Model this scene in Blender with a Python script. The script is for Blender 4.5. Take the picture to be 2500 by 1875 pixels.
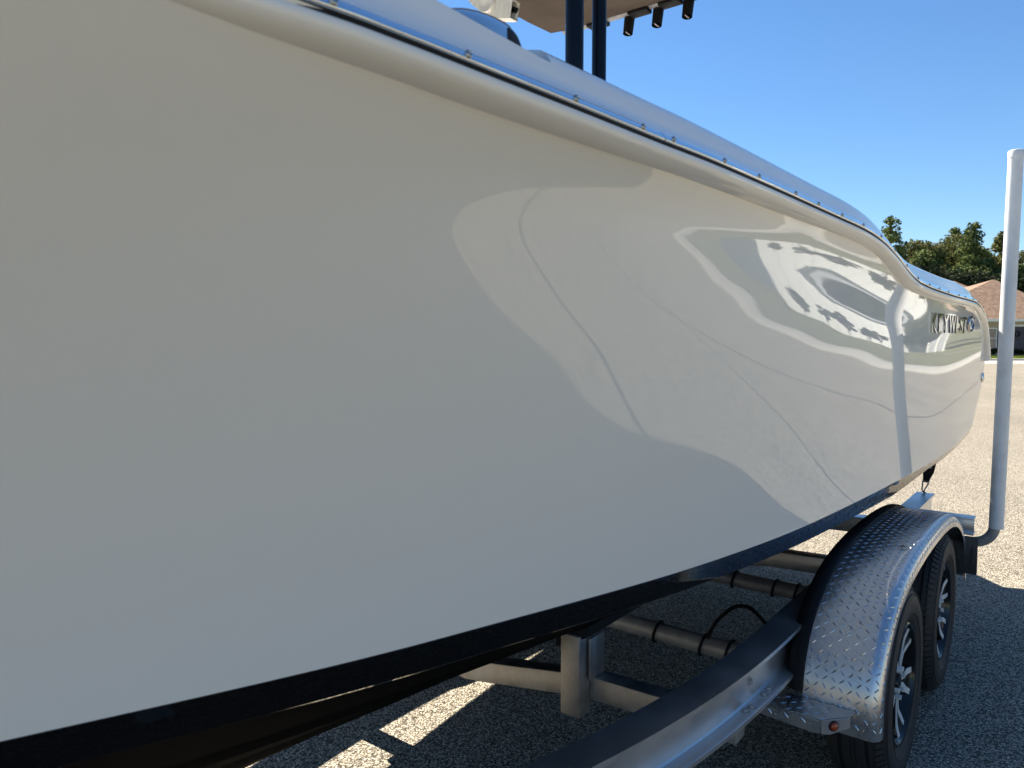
import bpy, bmesh, math, random
import numpy as np
from mathutils import Vector, Matrix
random.seed(7)
rng = np.random.default_rng(11)
PI = math.pi
R = math.radians
scene = bpy.context.scene
for o in list(bpy.data.objects):
    bpy.data.objects.remove(o)
COL = scene.collection

# ------------------------------------------------------------------ camera
YAW, PITCH, EYE = R(38), math.atan(114.5 / 1805), 1.5
cd = bpy.data.cameras.new('camera')
cam = bpy.data.objects.new('camera', cd)
COL.objects.link(cam)
cam.location = (0, 0, EYE)
cam.rotation_euler = (PI / 2 - PITCH, 0, YAW)
cd.sensor_width = 36
cd.lens = 36 * 1805 / 2500
cd.clip_start = 0.05
cd.clip_end = 3000
scene.camera = cam
cd.dof.use_dof = True
cd.dof.focus_distance = 3.1
cd.dof.aperture_fstop = 7.0

# ------------------------------------------------------------------ world, sun, exposure
SUN_EL, SUN_AZ = R(46.6), R(71)          # azimuth measured from +Y towards -X
sun_dir = Vector((-math.sin(SUN_AZ) * math.cos(SUN_EL), math.cos(SUN_AZ) * math.cos(SUN_EL), math.sin(SUN_EL)))
w = bpy.data.worlds.new('World')
scene.world = w
w.use_nodes = True
wn = w.node_tree
bg = wn.nodes['Background']
sky = wn.nodes.new('ShaderNodeTexSky')
sky.sky_type = 'NISHITA'
sky.sun_disc = False
sky.sun_elevation = SUN_EL
sky.sun_rotation = -SUN_AZ
sky.altitude = 10
sky.air_density = 1.0
sky.dust_density = 0.0
sky.ozone_density = 5.0
hs = wn.nodes.new('ShaderNodeHueSaturation')
hs.inputs['Saturation'].default_value = 1.12
wn.links.new(sky.outputs[0], hs.inputs['Color'])
wn.links.new(hs.outputs[0], bg.inputs[0])
bg.inputs[1].default_value = 0.056
sl = bpy.data.lights.new('sun', 'SUN')
sl.energy = 5.0
sl.angle = R(0.53)
sl.color = (1.0, 0.92, 0.78)
sun = bpy.data.objects.new('sun', sl)
COL.objects.link(sun)
sun.location = (-20, 5, 30)
sun.rotation_euler = sun_dir.to_track_quat('Z', 'Y').to_euler()
vs = scene.view_settings
vs.view_transform = 'Standard'
vs.look = 'None'
vs.exposure = 1.53
vs.gamma = 1.0
vs.use_curve_mapping = False
scene.render.engine = 'CYCLES'
scene.cycles.max_bounces = 10
scene.cycles.glossy_bounces = 6
scene.cycles.diffuse_bounces = 5

# ------------------------------------------------------------------ materials
def mat(name, col, rough=.5, metal=0., spec=.5, ior=1.5, coat=0.):
    m = bpy.data.materials.new(name)
    m.use_nodes = True
    b = m.node_tree.nodes['Principled BSDF']
    b.inputs['Base Color'].default_value = (*col, 1)
    b.inputs['Roughness'].default_value = rough
    b.inputs['Metallic'].default_value = metal
    b.inputs['IOR'].default_value = ior
    b.inputs['Specular IOR Level'].default_value = spec
    b.inputs['Coat Weight'].default_value = coat
    b.inputs['Coat Roughness'].default_value = .03
    return m

def nodes(m):
    return m.node_tree.nodes, m.node_tree.links, m.node_tree.nodes['Principled BSDF']

def tex(m, scale, detail=4, rough=.55, kind='noise', vec=None):
    n, l, b = nodes(m)
    t = n.new('ShaderNodeTexNoise' if kind == 'noise' else 'ShaderNodeTexVoronoi')
    t.inputs['Scale'].default_value = scale
    if kind == 'noise':
        t.inputs['Detail'].default_value = detail
        t.inputs['Roughness'].default_value = rough
    if vec is None:
        c = n.new('ShaderNodeTexCoord')
        vec = c.outputs['Object']
    l.new(vec, t.inputs['Vector'])
    return t

def ramp(m, fac, stops):
    n, l, b = nodes(m)
    r = n.new('ShaderNodeValToRGB')
    e = r.color_ramp.elements
    while len(e) > 1:
        e.remove(e[-1])
    e[0].position, e[0].color = stops[0][0], (*stops[0][1], 1)
    for p, c in stops[1:]:
        k = e.new(p)
        k.color = (*c, 1)
    l.new(fac, r.inputs[0])
    return r.outputs[0]

def bump(m, h, strength, dist):
    n, l, b = nodes(m)
    k = n.new('ShaderNodeBump')
    k.inputs['Strength'].default_value = strength
    k.inputs['Distance'].default_value = dist
    l.new(h, k.inputs['Height'])
    l.new(k.outputs[0], b.inputs['Normal'])
    return k

def noisy(name, c1, c2, scale, rough=.5, metal=0., bs=0., bd=.002, r2=None, bscale=None, spec=.5):
    m = mat(name, c1, rough, metal, spec)
    n, l, b = nodes(m)
    t = tex(m, scale)
    l.new(ramp(m, t.outputs['Fac'], [(.32, c1), (.68, c2)]), b.inputs['Base Color'])
    if r2 is not None:
        mr = n.new('ShaderNodeMapRange')
        mr.inputs['From Min'].default_value = .3
        mr.inputs['From Max'].default_value = .7
        mr.inputs['To Min'].default_value = rough
        mr.inputs['To Max'].default_value = r2
        l.new(t.outputs['Fac'], mr.inputs['Value'])
        l.new(mr.outputs[0], b.inputs['Roughness'])
    if bs:
        t2 = t if bscale is None else tex(m, bscale)
        bump(m, t2.outputs['Fac'], bs, bd)
    return m

M = {}
M['gelcoat'] = mat('white_gelcoat', (.80, .775, .715), .04, 0, .5, 1.52)
n, l, b = nodes(M['gelcoat'])
t1 = tex(M['gelcoat'], 2.2, 2)
bump(M['gelcoat'], t1.outputs['Fac'], .012, .004)
t2 = tex(M['gelcoat'], 9, 6, .7)
mr = n.new('ShaderNodeMapRange')
mr.inputs['From Min'].default_value = .35
mr.inputs['From Max'].default_value = .75
mr.inputs['To Min'].default_value = .008
mr.inputs['To Max'].default_value = .04
l.new(t2.outputs['Fac'], mr.inputs['Value'])
l.new(mr.outputs[0], b.inputs['Roughness'])
M['deck'] = mat('deck_gelcoat', (.80, .80, .785), .06, 0, .5, 1.5)
M['bottom'] = noisy('black_bottom_paint', (.0022, .0019, .0016), (.0045, .0037, .003), 3, .75, spec=.04)
M['chine'] = noisy('black_gelcoat', (.003, .003, .0035), (.005, .0045, .004), 3, .035, spec=.3)
M['chrome'] = mat('polished_stainless', (.78, .78, .77), .035, 1)
M['dark_chrome'] = mat('dark_chrome', (.26, .27, .29), .05, 1)
M['screw'] = mat('stainless_screw', (.42, .41, .39), .22, 1)
M['black_rubber'] = mat('black_rubber', (.008, .008, .009), .6, 0, .2)
M['navy_coat'] = mat('navy_powder_coat', (.004, .006, .012), .10, 0, .22, 1.45)
M['dark'] = mat('dark_recess', (.01, .01, .01), .7)
M['alu'] = noisy('mill_aluminium', (.60, .605, .61), (.68, .68, .68), 9, .32, .93, .08, .001, .42, 160)
M['alu_dull'] = noisy('weathered_aluminium', (.40, .385, .36), (.56, .545, .52), 22, .42, .85, .12, .001, .58, 240)
M['plate'] = noisy('bright_tread_plate', (.56, .57, .58), (.66, .66, .66), 14, .25, .92, .10, .0008, .34, 90)
M['galv'] = noisy('galvanised_steel', (.30, .30, .30), (.40, .40, .40), 30, .42, .35, 0, .001, .55)
M['tyre'] = noisy('tyre_rubber', (.017, .017, .018), (.026, .025, .024), 20, .62, 0, .15, .001, .75, 130)
M['rim'] = mat('gloss_black_rim', (.008, .008, .009), .16)
M['machined'] = noisy('machined_aluminium', (.78, .77, .74), (.86, .85, .82), 60, .30, .2, 0, .001, .3)
M['pvc'] = noisy('white_pvc', (.70, .70, .69), (.80, .80, .79), 14, .25, 0, .03, .002, .45)
M['carpet'] = noisy('black_carpet', (.008, .008, .009), (.016, .016, .017), 300, .95, 0, .6, .003)
M['webbing'] = noisy('black_webbing', (.008, .008, .009), (.014, .014, .015), 400, .9, 0, .4, .001)
M['tag'] = mat('label_white', (.55, .57, .62), .6)
M['amber'] = mat('amber_lens', (.36, .055, .01), .12, 0, .5, 1.5, .4)
M['canvas'] = noisy('tan_canvas', (.052, .035, .025), (.085, .06, .044), 5, .9, 0, .35, .02, None, 7)
M['pad'] = mat('offwhite_pad', (.72, .68, .60), .6)
M['concrete'] = noisy('pale_concrete', (.36, .34, .30), (.47, .45, .40), 5, .9, 0, .2, .004)
M['tar'] = mat('tar_seam', (.035, .034, .032), .95, 0, .05)
M['shingle'] = mat('brown_shingles', (.2, .12, .09), .9)
n, l, b = nodes(M['shingle'])
tn = tex(M['shingle'], 3.2, 3, .8)
l.new(ramp(M['shingle'], tn.outputs['Fac'], [(.30, (.14, .085, .055)), (.5, (.24, .152, .10)), (.72, (.37, .245, .165))]), b.inputs['Base Color'])
M['house_wall'] = noisy('beige_stucco', (.40, .35, .27), (.45, .40, .31), 8, .9, 0, .2, .004)
M['white_paint'] = mat('white_paint', (.78, .78, .76), .5)
M['glass'] = mat('dark_glass', (.03, .04, .045), .04, 0, .5, 1.5)
M['navy_paint'] = mat('navy_paint', (.02, .03, .06), .45)
M['wreath'] = noisy('wreath_green', (.015, .012, .012), (.03, .012, .014), 20, .9)
M['metal_wall'] = noisy('white_metal_panel', (.76, .76, .74), (.80, .80, .78), .8, .5)
M['metal_roof'] = noisy('grey_metal_roof', (.38, .39, .41), (.44, .45, .46), 1.2, .4)
M['grey_trim'] = noisy('grey_wall', (.34, .35, .38), (.40, .41, .43), 1.0, .8)  # even bluish grey for the gutter and the doors
M['bark'] = noisy('grey_brown_bark', (.10, .075, .055), (.18, .14, .10), 8, .95, 0, .6, .03)

def leaf_mat(name, a, bcol, c):
    m = mat(name, a, .7, 0, .08)
    n, l, b = nodes(m)
    oi = n.new('ShaderNodeNewGeometry')
    l.new(ramp(m, oi.outputs['Random Per Island'], [(0, a), (.5, bcol), (1, c)]), b.inputs['Base Color'])
    tr = n.new('ShaderNodeBsdfTranslucent')
    l.new(ramp(m, oi.outputs['Random Per Island'], [(0, a), (1, c)]), tr.inputs[0])
    mx = n.new('ShaderNodeMixShader')
    mx.inputs[0].default_value = .22
    l.new(b.outputs[0], mx.inputs[1])
    l.new(tr.outputs[0], mx.inputs[2])
    l.new(mx.outputs[0], n['Material Output'].inputs[0])
    return m
M['leaf_pine'] = leaf_mat('pine_needles', (.055, .088, .028), (.105, .142, .045), (.18, .195, .065))
M['leaf_oak'] = leaf_mat('oak_leaves', (.075, .092, .03), (.14, .148, .05), (.21, .195, .075))
M['leaf_dark'] = leaf_mat('dark_leaves', (.014, .022, .012), (.028, .040, .020), (.05, .062, .028))
M['leaf_palm'] = leaf_mat('palm_leaves', (.03, .05, .025), (.06, .085, .04), (.10, .12, .06))
M['petal'] = mat('pink_petals', (.55, .12, .12), .7)
M['grass_blade'] = leaf_mat('grass_blades', (.10, .15, .02), (.16, .21, .03), (.23, .27, .06))

# aggregate asphalt: stones as cells with their own tone, dark binder between them
M['asphalt'] = mat('aggregate_asphalt', (.3, .28, .25), .95, 0, .08)
n, l, b = nodes(M['asphalt'])
tc = n.new('ShaderNodeTexCoord')
v1 = tex(M['asphalt'], 150, kind='voronoi', vec=tc.outputs['Object'])
v1.inputs['Randomness'].default_value = 1
sep = n.new('ShaderNodeSeparateColor')
l.new(v1.outputs['Color'], sep.inputs[0])
stone = ramp(M['asphalt'], sep.outputs[0], [(0, (.085, .08, .075)), (.25, (.23, .215, .19)), (.55, (.40, .37, .32)), (.85, (.52, .49, .43)), (1, (.66, .63, .57))])
gap = ramp(M['asphalt'], v1.outputs['Distance'], [(.34, (1, 1, 1)), (.62, (.33, .32, .31))])
mul = n.new('ShaderNodeMix')
mul.data_type = 'RGBA'
mul.blend_type = 'MULTIPLY'
mul.inputs[0].default_value = 1
l.new(stone, mul.inputs[6])
l.new(gap, mul.inputs[7])
big = tex(M['asphalt'], .35, 5, .6, vec=tc.outputs['Object'])
tone = ramp(M['asphalt'], big.outputs['Fac'], [(.28, (1.02, .985, .925)), (.45, (1.25, 1.20, 1.12)), (.72, (1.42, 1.36, 1.27))])
mul2 = n.new('ShaderNodeMix')
mul2.data_type = 'RGBA'
mul2.blend_type = 'MULTIPLY'
mul2.inputs[0].default_value = 1
l.new(mul.outputs[2], mul2.inputs[6])
l.new(tone, mul2.inputs[7])
l.new(mul2.outputs[2], b.inputs['Base Color'])
inv = n.new('ShaderNodeMath')
inv.operation = 'SUBTRACT'
inv.inputs[0].default_value = 1
l.new(v1.outputs['Distance'], inv.inputs[1])
bump(M['asphalt'], inv.outputs[0], .9, .006)

def grass_mat(name, a, bb, c):
    m = mat(name, a, .95, 0, .1)
    n, l, b = nodes(m)
    t = tex(m, 1.3, 8, .75)
    l.new(ramp(m, t.outputs['Fac'], [(.3, a), (.5, bb), (.72, c)]), b.inputs['Base Color'])
    t2 = tex(m, 60, 3)
    bump(m, t2.outputs['Fac'], .8, .03)
    return m
M['lawn'] = grass_mat('green_lawn', (.10, .15, .02), (.15, .20, .03), (.21, .25, .05))
M['verge'] = grass_mat('dry_verge', (.095, .10, .055), (.14, .14, .075), (.20, .185, .11))

# ------------------------------------------------------------------ mesh helpers
class MB:
    def __init__(s):
        s.v, s.f = [], []
    def add(s, vs_, fs_):
        k = len(s.v)
        s.v += [tuple(map(float, p)) for p in vs_]
        s.f += [tuple(i + k for i in f) for f in fs_]
        return s
    def box(s, x0, x1, y0, y1, z0, z1):
        P = [(x, y, z) for x in (x0, x1) for y in (y0, y1) for z in (z0, z1)]
        return s.add(P, [(0, 1, 3, 2), (4, 6, 7, 5), (0, 4, 5, 1), (2, 3, 7, 6), (0, 2, 6, 4), (1, 5, 7, 3)])
    def hexa(s, P):
        return s.add(P, [(0, 1, 3, 2), (4, 6, 7, 5), (0, 4, 5, 1), (2, 3, 7, 6), (0, 2, 6, 4), (1, 5, 7, 3)])
    def grid(s, G, closed_u=False, closed_v=False, flip=False):
        G = [list(r) for r in G]
        a, c = len(G), len(G[0])
        V = [p for r in G for p in r]
        F = []
        for i in range(a if closed_u else a - 1):
            for j in range(c if closed_v else c - 1):
                q = (i * c + j, ((i + 1) % a) * c + j, ((i + 1) % a) * c + (j + 1) % c, i * c + (j + 1) % c)
                F.append(q[::-1] if flip else q)
        return s.add(V, F)
    def tube(s, path, r, seg=12, cap=True):
        path = [Vector(p) for p in path]
        rr = r if isinstance(r, (list, tuple)) else [r] * len(path)
        rings = []
        up = Vector((0, 0, 1))
        t0 = (path[1] - path[0]).normalized()
        a = t0.cross(up)
        if a.length < .05:
            a = t0.cross(Vector((0, 1, 0)))
        a.normalize()
        for i, p in enumerate(path):
            t = (path[min(i + 1, len(path) - 1)] - path[max(i - 1, 0)]).normalized()
            a = (a - t * a.dot(t)).normalized()
            bb = t.cross(a)
            rings.append([p + (a * math.cos(2 * PI * k / seg) + bb * math.sin(2 * PI * k / seg)) * rr[i] for k in range(seg)])
        k0 = len(s.v)
        s.grid(rings, closed_v=True)
        if cap:
            s.f.append(tuple(k0 + k for k in range(seg)))
            s.f.append(tuple(k0 + (len(path) - 1) * seg + k for k in range(seg))[::-1])
        return s
    def lathe(s, prof, seg=48, axis='x', centre=(0, 0, 0)):
        rings = []
        for (a, r) in prof:
            ring = []
            for k in range(seg):
                c, d = r * math.cos(2 * PI * k / seg), r * math.sin(2 * PI * k / seg)
                p = (a, c, d) if axis == 'x' else ((c, a, d) if axis == 'y' else (c, d, a))
                ring.append(tuple(p[i] + centre[i] for i in range(3)))
            rings.append(ring)
        return s.grid(rings, closed_v=True)
    def prism(s, poly, f0, f1):
        """poly: list of 2D points; f0/f1 map a 2D point to 3D for the two ends"""
        n_ = len(poly)
        V = [f0(p) for p in poly] + [f1(p) for p in poly]
        F = [tuple(range(n_))[::-1], tuple(range(n_, 2 * n_))]
        F += [(i, (i + 1) % n_, n_ + (i + 1) % n_, n_ + i) for i in range(n_)]
        return s.add(V, F)
    def build(s, name, m, parent=None, bevel=0., smooth=30, seg=2, fix=True):
        me = bpy.data.meshes.new(name)
        me.from_pydata(s.v, [], s.f)
        bm = bmesh.new()
        bm.from_mesh(me)
        bmesh.ops.remove_doubles(bm, verts=bm.verts, dist=1e-6)
        if fix:
            bmesh.ops.recalc_face_normals(bm, faces=bm.faces)
        if bevel:
            ed = [e for e in bm.edges if len(e.link_faces) == 2 and e.calc_face_angle(0) > R(35)]
            bmesh.ops.bevel(bm, geom=ed, offset=bevel, segments=seg, affect='EDGES', profile=.5)
        bm.to_mesh(me)
        bm.free()
        me.materials.append(m)
        if smooth:
            for p in me.polygons:
                p.use_smooth = True
            if smooth < 180:
                me.set_sharp_from_angle(angle=R(smooth))
        o = bpy.data.objects.new(name, me)
        COL.objects.link(o)
        if parent:
            o.parent = parent
            o.matrix_parent_inverse = Matrix.Identity(4)
        return o

def thing(name, label, cat, loc=(0, 0, 0), rz=0, group=None):
    o = bpy.data.objects.new(name, None)
    COL.objects.link(o)
    o.empty_display_size = .2
    o.location = loc
    o.rotation_euler = (0, 0, rz)
    o['label'] = label
    o['category'] = cat
    if group:
        o['group'] = group
    return o
def struct(o):
    o['kind'] = 'structure'
    return o
def inst(o, parent, loc=None, rot=None, scale=None, name=None):
    c = o.copy()
    COL.objects.link(c)
    c.parent = parent
    if loc is not None: c.location = loc
    if rot is not None: c.rotation_euler = rot
    if scale is not None: c.scale = scale
    return c
def ipl(pts, q, col=1):
    return float(np.interp(q, [p[0] for p in pts], [p[col] for p in pts]))
def catmull(pts, n_=8):
    P = [np.array(p, float) for p in pts]
    P = [2 * P[0] - P[1]] + P + [2 * P[-1] - P[-2]]
    out = []
    for i in range(1, len(P) - 2):
        for k in range(n_):
            t = k / n_
            a, b_, c, d = P[i - 1], P[i], P[i + 1], P[i + 2]
            out.append(.5 * (2 * b_ + (c - a) * t + (2 * a - 5 * b_ + 4 * c - d) * t * t + (3 * b_ - a - 3 * c + d) * t ** 3))
    out.append(P[-2])
    return out

# ================================================================== GROUND AND SETTING
FWD = np.array([-math.sin(YAW), math.cos(YAW)])
RGT = np.array([math.cos(YAW), math.sin(YAW)])
def vpos(depth, right):
    p = FWD * depth + RGT * right
    return (float(p[0]), float(p[1]))

g = MB()
g.add([(-900, -900, 0), (900, -900, 0), (900, 900, 0), (-900, 900, 0)], [(0, 1, 2, 3)])
struct(g.build('ground', M['asphalt'], smooth=0))
# lawn beyond the far kerb, running across the end of the lot
def band(name, d0, d1, r0, r1, z, m):
    mb = MB()
    P = [vpos(d0, r0), vpos(d0, r1), vpos(d1, r1), vpos(d1, r0)]
    mb.add([(x, y, z) for x, y in P], [(0, 1, 2, 3)])
    return mb.build(name, m, smooth=0)
struct(band('lawn', 47.6, 400, -260, 36, .012, M['lawn']))
struct(band('pavement', 41.8, 47.0, -260, 300, .008, M['concrete']))
struct(band('verge', 47.6, 400, 36, 300, .016, M['verge']))
kb = MB()
P = [vpos(47.0, -260), vpos(47.0, 300), vpos(47.6, 300), vpos(47.6, -260)]
kb.hexa([(P[i][0], P[i][1], z) for i in (0, 1, 3, 2) for z in (0, .12)])
struct(kb.build('kerb', M['concrete'], smooth=0))
# dry verge along the right side of the lot
vg = MB()
vg.add([(7.9, -80, .10), (120, -80, .10), (120, 61, .10), (7.9, 33, .10)], [(0, 1, 2, 3)])
vg.add([(7.9, 33, .10), (120, 61, .10), (120, 150, .10), (7.9, 75, .10)], [(0, 1, 2, 3)])
struct(vg.build('verge', M['verge'], smooth=0))
kb = MB()
kb.box(6.6, 7.9, -80, 75, 0, .115)
struct(kb.build('kerb', M['concrete'], bevel=.02))
mb = MB()
px = 3.0
pts = []
for i in range(60):
    y = -20 + i * 1.3
    px += random.uniform(-.05, .05)
    pts.append((px, y))
L = [(x - .018, y, .004) for x, y in pts]
Rr = [(x + .018, y, .004) for x, y in pts]
mb.grid([L, Rr])
pts = [(.7 + i * .4 + 0, 6.0 + .9 * math.sin(i * .7) * .12 + i * .05) for i in range(14)]
mb.grid([[(x, y - .012, .004) for x, y in pts], [(x, y + .012, .004) for x, y in pts]])
struct(mb.build('tar_seam', M['tar'], smooth=0))

# ================================================================== HULL SURFACE
KY = np.array([-.5, 0.2, .55, .9, 1.2, 1.5, 1.85, 2.2, 2.6, 3.1, 3.8, 5.1])
KT = np.array([-.15, .1, .3, .45, .58, .69, .77, .84, .91, .97, 1.02])
CG = np.array([[-1.2486, -1.2716, -1.2423, -1.1906, -1.1235, -1.0499, -0.9868, -0.9274, -0.8693, -0.8246, -0.7918], [-1.094, -1.085, -1.0498, -1.0052, -0.9526, -0.8978, -0.8517, -0.8067, -0.7568, -0.711, -0.6719], [-1.0206, -1.0009, -0.9641, -0.923, -0.8768, -0.83, -0.7919, -0.7558, -0.7156, -0.6753, -0.6373], [-0.9498, -0.923, -0.8857, -0.848, -0.8077, -0.7682, -0.7381, -0.7113, -0.6832, -0.6523, -0.6177], [-0.8914, -0.8613, -0.8244, -0.7896, -0.7541, -0.7211, -0.6981, -0.679, -0.6605, -0.64, -0.61], [-0.8353, -0.8044, -0.7689, -0.737, -0.7065, -0.6809, -0.6653, -0.653, -0.641, -0.6292, -0.6071], [-0.7732, -0.7443, -0.712, -0.6839, -0.6602, -0.6443, -0.6359, -0.6282, -0.6237, -0.6155, -0.6024], [-0.7155, -0.6909, -0.6638, -0.641, -0.6253, -0.6165, -0.6115, -0.6108, -0.6093, -0.6032, -0.5903], [-0.6559, -0.6386, -0.6194, -0.6045, -0.5967, -0.5918, -0.5932, -0.5955, -0.5929, -0.5846, -0.5706], [-0.5931, -0.586, -0.5782, -0.573, -0.5703, -0.571, -0.5749, -0.5751, -0.5685, -0.558, -0.5467], [-0.5311, -0.5362, -0.5399, -0.5417, -0.5423, -0.5421, -0.5416, -0.5405, -0.5375, -0.5318, -0.5249], [-0.5047, -0.5068, -0.5049, -0.5017, -0.4981, -0.4947, -0.4924, -0.4907, -0.4894, -0.4884, -0.4877]])
def natspl(x, y):
    n_ = len(x); h = np.diff(x); A = np.zeros((n_, n_)); q = np.zeros(n_); A[0, 0] = A[-1, -1] = 1
    for i in range(1, n_ - 1):
        A[i, i - 1] = h[i - 1]; A[i, i] = 2 * (h[i - 1] + h[i]); A[i, i + 1] = h[i]
        q[i] = 3 * ((y[i + 1] - y[i]) / h[i] - (y[i] - y[i - 1]) / h[i - 1])
    return y, np.linalg.solve(A, q)
def ev(x, yc, q):
    y, c = yc
    q = np.clip(q, x[0], x[-1])
    i = np.clip(np.searchsorted(x, q) - 1, 0, len(x) - 2)
    h = x[i + 1] - x[i]
    bb = (y[i + 1] - y[i]) / h - h * (2 * c[i] + c[i + 1]) / 3
    d = (c[i + 1] - c[i]) / (3 * h)
    u = q - x[i]
    return y[i] + u * (bb + u * (c[i] + u * d))
BYS = [natspl(KY, np.eye(len(KY))[i]) for i in range(len(KY))]
BTS = [natspl(KT, np.eye(len(KT))[i]) for i in range(len(KT))]
CL = -1.70                                        # centreline of boat and trailer
def hx(Y, z):
    Y = np.asarray(Y, float); z = np.asarray(z, float)
    t = (z - .97) / .8
    Yc = np.maximum(Y, -.2)
    BY = np.stack([ev(KY, c, Yc) for c in BYS], -1)
    BT = np.stack([ev(KT, c, t) for c in BTS], -1)
    B1 = np.stack([ev(KT, c, np.array(1.0)) for c in BTS], -1)
    B2 = np.stack([ev(KT, c, np.array(1.02)) for c in BTS], -1)
    BT = BT + np.maximum(t - 1.02, 0)[..., None] * ((B2 - B1) / .02)
    X = np.einsum('...i,ij,...j->...', BY, CG, BT)
    k = np.clip((-.2 - Y) / (1.3 + .75 * np.clip(t, 0, 1.1)), 0, 1)
    return CL + (X - CL) * (1 - k ** 1.9)
CHINE = [[-2.3, 1.40], [-1.6, 1.22], [-.9, 1.10], [-.3, 1.035], [0.33, 0.990], [0.529, 0.974], [0.903, 0.948], [1.076, 0.940], [1.315, 0.928], [1.685, 0.912], [1.973, 0.906], [2.26, 0.906], [2.622, 0.916], [3.003, 0.928], [3.561, 0.942], [4.076, 0.953], [4.593, 0.976], [4.86, 0.993]]
SEAM = [[-2.3, 1.94], [-1, 1.86], [0.337, 1.795], [0.609, 1.796], [0.928, 1.799], [1.421, 1.804], [2.099, 1.803], [2.309, 1.799], [2.504, 1.790], [2.67, 1.773], [2.848, 1.748], [3.05, 1.707], [3.174, 1.685], [3.384, 1.673], [3.975, 1.653], [4.307, 1.641], [4.561, 1.626], [4.75, 1.617], [4.9, 1.608], [5.04, 1.594], [5.15, 1.53], [5.23, 1.455], [5.29, 1.352], [5.33, 1.32]]
chs = natspl(np.array([p[0] for p in CHINE]), np.array([p[1] for p in CHINE]))
CHK = np.array([p[0] for p in CHINE])
def zchine(Y): return ev(CHK, chs, Y)
def ytr(z): return 4.86 + np.clip((z - .993) * 1.62, -.2, .435)       # raked transom

boat = thing('boat', 'white fishing boat with black bottom and steel rub rail resting on the trailer', 'boat', (CL, 1.5, 0))
def bloc(mb):           # world-space vertices into the boat's space
    mb.v = [(x - CL, y - 1.5, z) for x, y, z in mb.v]
    return mb
def mirror(G):
    return [[(2 * CL - p[0], p[1], p[2]) for p in r] for r in G]

NU, NV = 150, 44
us = np.concatenate([np.linspace(-2.2, .2, 26)[:-1], np.linspace(.2, 4.86, NU)])
def seam_z(Y):
    return float(np.interp(Y, [p[0] for p in SEAM], [p[1] for p in SEAM]))
rows = []
for Y in us:
    zc = float(zchine(Y)); row = []
    ztop = (1.822 if Y > .3 else 1.822 + (.3 - Y) * .05)
    for j in range(NV + 1):
        z = zc + (ztop - zc) * j / NV
        Yw = Y
        if Y > 4.2:
            Yw = 4.2 + (Y - 4.2) / (4.86 - 4.2) * (float(ytr(z)) - 4.2)
        zz = z
        if Y > 2.1:                                # trim under the stepped sheer
            lim = seam_z(min(Yw, 5.28)) + .010
            zz = zc + (min(lim, ztop) - zc) * j / NV
            if Y > 4.2:
                Yw = 4.2 + (Y - 4.2) / (4.86 - 4.2) * (float(ytr(zz)) - 4.2)
        row.append((float(hx(Yw, zz)), Yw, zz))
    rows.append(row)
mb = MB()
mb.grid(rows)
mb.grid(mirror(rows))
last = rows[-1]
mb.grid([last, [(2 * CL - p[0], p[1], p[2]) for p in last]])
hull = bloc(mb).build('hull', M['gelcoat'], boat, smooth=40)

# bottom: narrow vertical chine strip, then the vee
mb = MB()
KEEL = [(-2.2, 1.30), (-1.7, .86), (-1.0, .58), (-.3, .45), (.5, .385), (1.2, .372), (2.4, .39), (5, .41)]
KEEL = [(p[0], p[1]) for p in KEEL]
rows_b = []
for i, Y in enumerate(us):
    x0, y0, z0 = rows[i][0]
    drop = .058 if Y < 3.2 else max(.032, .058 - (Y - 3.2) * .05)
    zk = ipl(KEEL, Y)
    r_ = [(x0 - .0015, y0, z0), (x0 - .006, y0, z0 - .006), (x0 - .012, y0, z0 - drop), (x0 - .022, y0, z0 - drop - .006)]
    xa, za = r_[-1][0], r_[-1][2]
    for k in range(1, 25):
        t = k / 24
        x = xa + (CL - xa) * t
        z = za + (zk - za) * t
        for s0 in (.30, .55, .78):                  # spray strakes
            d = t - s0
            if -.045 < d <= 0:
                z -= .012 * (1 + d / .045)
        r_.append((x, y0, z))
    rows_b.append(r_)
cs_ = [r_[:4] for r_ in rows_b]
mb.grid(cs_)
bloc(mb).build('chine_strip', M['chine'], boat, smooth=35)
mb = MB()
mb.grid(mirror(cs_))
bloc(mb).build('chine_strip', M['chine'], boat, smooth=35)
mb = MB()
rows_b = [r_[3:] for r_ in rows_b]
mb.grid(rows_b)
mb.grid(mirror(rows_b))
lb = rows_b[-1]
mb.grid([lb, [(2 * CL - p[0], p[1], p[2]) for p in lb]])
bloc(mb).build('hull_bottom', M['bottom'], boat, smooth=35)

# gunwale path (lower edge of the stainless strip)
GP = [(-1.66, -2.28, 1.975), (-1.36, -1.95, 1.945), (-1.06, -1.3, 1.895), (-.86, -.7, 1.860), (-.745, -.2, 1.838), (-.660, .2, 1.826),
      (-.605, .46, 1.823), (-.591, .577, 1.822), (-.580, .705, 1.820), (-.571, .876, 1.820), (-.565, 1.135, 1.823), (-.560, 1.335, 1.826), (-.557, 1.65, 1.828),
      (-.554, 1.971, 1.828), (-.550, 2.181, 1.827), (-.543, 2.363, 1.824), (-.538, 2.528, 1.817), (-.536, 2.694, 1.803), (-.535, 2.884, 1.775),
      (-.533, 3.024, 1.747), (-.530, 3.12, 1.729), (-.527, 3.24, 1.714), (-.522, 3.40, 1.705), (-.515, 3.56, 1.699), (-.496, 3.99, 1.689), (-.481, 4.35, 1.686), (-.474, 4.60, 1.680), (-.474, 4.80, 1.661),
      (-.474, 4.93, 1.638), (-.474, 5.06, 1.600), (-.473, 5.17, 1.535), (-.472, 5.235, 1.467), (-.471, 5.28, 1.408), (-.470, 5.295, 1.365)]
gpath = [Vector(p) for p in catmull(GP, 7)]
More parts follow.
